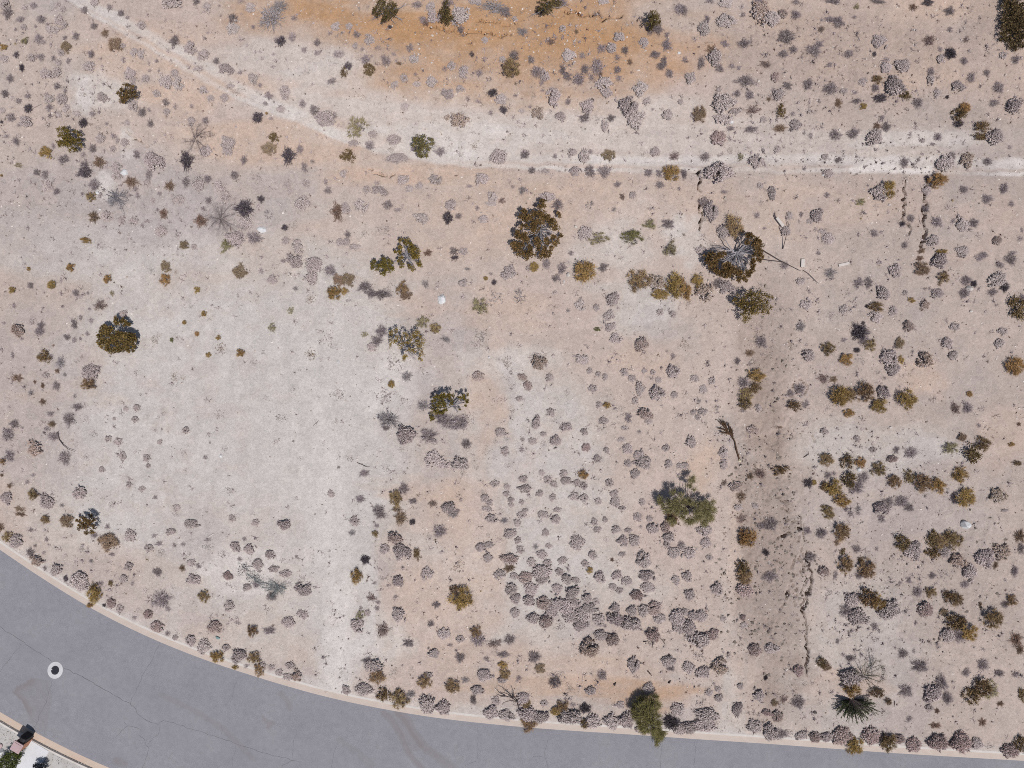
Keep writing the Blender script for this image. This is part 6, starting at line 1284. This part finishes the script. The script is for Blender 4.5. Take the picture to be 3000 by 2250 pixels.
n = len(prof); mb.add([(x, hw + .004, z) for x, z in prof] + [(x, hw + .36, z) for x, z in prof], [tuple(range(n - 1, -1, -1)), tuple(range(n, 2 * n))] + [(i, (i + 1) % n, n + (i + 1) % n, n + i) for i in range(n)])
shbx = link('shade_box', mb.mesh('shade_box', [plain('shade_black', (.018, .016, .018), .2, 9, .6)]), pil); shbx['label'] = 'added black box with a rounded top, standing in for shade on the street side'
mb = MB(); box(mb, -.05, hw + .361, .72, .05, hw + .39, .76); link('shade_box_tab', mb.mesh('shade_box_tab', [M_iron]), shbx)  # small tab on the added black box
# the two clipped shrubs and the white rock of the yard
def yard_shrub(zx, zy, rr, h, m, label, seed, spots):
    random.seed(seed); root = link('yard_shrub', None, None, fpt(zx, zy, YZ)); tag(root, label, 'yard shrub')
    cr = MB()
    for x, y, r_ in spots:
        p = fpt(x, y, YZ + h * .6) - root.location; r_ = r_ / 7.373 / F_PX * CAM_H
        for k in range(9):
            d = rnd_dir(-.5); leaf_clump(cr, p + Vector((d.x, d.y, d.z * .6)) * r_ * .7, r_ * .45, 26, .065)
    link('foliage', cr.mesh('foliage', [m]), root); st = stems(26, h * .6, .4, .02); link('stems', st.mesh('stems', [M_darkbark]), root)
yard_shrub(200, 1230, 1, 1.2, M_yard, 'dark green clipped shrub next to the brick pillar', 341, [(190, 1110, 75), (340, 1080, 70), (410, 1110, 55), (110, 1190, 80), (260, 1180, 110), (380, 1220, 80), (60, 1290, 90), (200, 1310, 110), (320, 1310, 70), (120, 1390, 110), (20, 1390, 100), (260, 1390, 60)])
yard_shrub(880, 1400, 1, .9, M_yardb, 'blue-black shrub at the far side of the drive', 342, [(780, 1370, 60), (860, 1360, 70), (930, 1360, 60), (820, 1440, 90), (930, 1440, 70), (760, 1440, 50)])
r_ = rock(0, 0, 11, 10, .3, 'white rock at the photo edge left of the brick pillar', M_white, 0, 343); r_.location = fpt(20, 1040, YZ + .06)
r_ = rock(0, 0, 9, 8, .14, 'flat pink stone on the yard gravel left of the pillar', M_pcap, 0, 344); r_.location = fpt(10, 920, YZ + .03)

# ------------------------------------------------------------------ scattered small stuff: stones, sprigs, litter, clods
def keep_off(px, py):
    p = at(px, py); d = road_d(p[:, 0], p[:, 1]); return p, (d < -.75)
def scatter(n, dens, seed):
    g = np.random.default_rng(seed); px = g.uniform(-80, 3080, n); py = g.uniform(-80, 2320, n)
    k = g.random(n) < dens(px, py) * (1 - .78 * blob(px, py, 660, 1240, 420, 400)); px, py = px[k], py[k]
    p, ok = keep_off(px, py); return px[ok], py[ok], p[ok]
def roughness(px, py):
    r = .25 + .75 * np.clip(blob(px, py, 2300, 1500, 500, 800, seed=5) * .9 + blob(px, py, 2600, 300, 600, 300, seed=8) * .9 + blob(px, py, 1500, 120, 600, 150, seed=9) * .8 + blob(px, py, 250, 420, 500, 380, seed=10) * .5, 0, 1)
    lot = blob(px, py, 640, 1240, 430, 420); return r * (1 - .6 * lot)
def stones_mesh(pts, r0, r1, mats, name, sq=.7, seed=1, power=2.5):
    random.seed(seed); mb = MB()
    for p in pts: lump(mb, (p[0], p[1], p[2] + .005), r0 + (r1 - r0) * random.random() ** power, random.random(), 0, None, sq)
    return structure(link(name, mb.mesh(name, mats)), 'stuff')
px, py, p = scatter(26000, lambda a, b_: (.22 + .5 * (fbm(a / 90, b_ / 90, 701, 3) > .5) + .5 * blob(a, b_, 1450, 130, 600, 130) + .4 * blob(a, b_, 2050, 760, 150, 300)) * .75, 1)
stones_mesh(p, .026, .11, [foliage('pale_pebbles', (.38, .32, .28), (.62, .56, .51), 0, 0)], 'pebbles', .7, 401, 2.8)
px, py, p = scatter(16000, lambda a, b_: roughness(a, b_) * .8, 2)
stones_mesh(p, .025, .10, [foliage('brown_pebbles', (.14, .115, .10), (.34, .28, .24), 0, 0)], 'brown_pebbles', .7, 402)
px, py, p = scatter(40000, lambda a, b_: np.clip(1.1 * blob(a, b_, 2240, 1400, 95, 620, seed=5) + .9 * blob(a, b_, 2260, 1650, 150, 300) + .35 * blob(a, b_, 2830, 1690, 200, 200) + .3 * blob(a, b_, 2060, 720, 90, 220), 0, 1) * (fbm(a / 45, b_ / 45, 703, 3) > .45), 3)
stones_mesh(p, .03, .20, [foliage('soil_clods', (.20, .165, .138), (.35, .295, .25), 0, 0)], 'soil_clods', .9, 403, 2.6)
# tiny dry sprigs
def sprigs(n, dens, seed, m, name, rmin, rmax, hh=.8):
    px, py, p = scatter(n, dens, seed); random.seed(seed); mb = MB()
    for q in p:
        r = rmin + (rmax - rmin) * random.random() ** 2.2; t = random.random()
        for _ in range(random.randint(5, 11)):
            a = random.random() * 6.283; L = r * random.uniform(.5, 1.1); s = (q[0] + random.gauss(0, r * .25), q[1] + random.gauss(0, r * .25), q[2] - .01)
            blade(mb, s, (s[0] + math.cos(a) * L, s[1] + math.sin(a) * L, q[2] + L * hh * random.uniform(.3, 1)), r * .085, min(1, max(0, t + random.gauss(0, .2))))
        if random.random() < .45: lump(mb, (q[0], q[1], q[2] + r * .25), r * .4, t)
    structure(link(name, mb.mesh(name, [m])), 'stuff')
sprigs(13000, lambda a, b_: roughness(a, b_) * (.3 + .9 * (fbm(a / 120, b_ / 120, 707, 3) > .5)), 11, MATS['d'], 'dry_sprigs', .05, .30)
sprigs(5000, lambda a, b_: roughness(a, b_) * (fbm(a / 150, b_ / 150, 709, 3) > .47), 12, MATS['dr'], 'russet_sprigs', .05, .2)
sprigs(7500, lambda a, b_: .25 + .6 * (fbm(a / 130, b_ / 130, 711, 3) > .52), 13, MATS['md'], 'grey_sprigs', .06, .32, .6)
sprigs(2600, lambda a, b_: .3 + .5 * blob(a, b_, 700, 1250, 450, 420), 14, MATS['p'], 'pale_sprigs', .06, .26, .4)
sprigs(5200, lambda a, b_: np.clip(blob(a, b_, 2450, 250, 520, 230) + .8 * blob(a, b_, 2750, 1750, 380, 400) + .7 * blob(a, b_, 200, 420, 260, 330) + .5 * blob(a, b_, 200, 1750, 250, 150), 0, 1), 16, MATS['b'], 'dark_sprigs', .04, .22)
sprigs(500, lambda a, b_: .3 + 0 * a, 15, MATS['ok'], 'golden_sprigs', .06, .2)
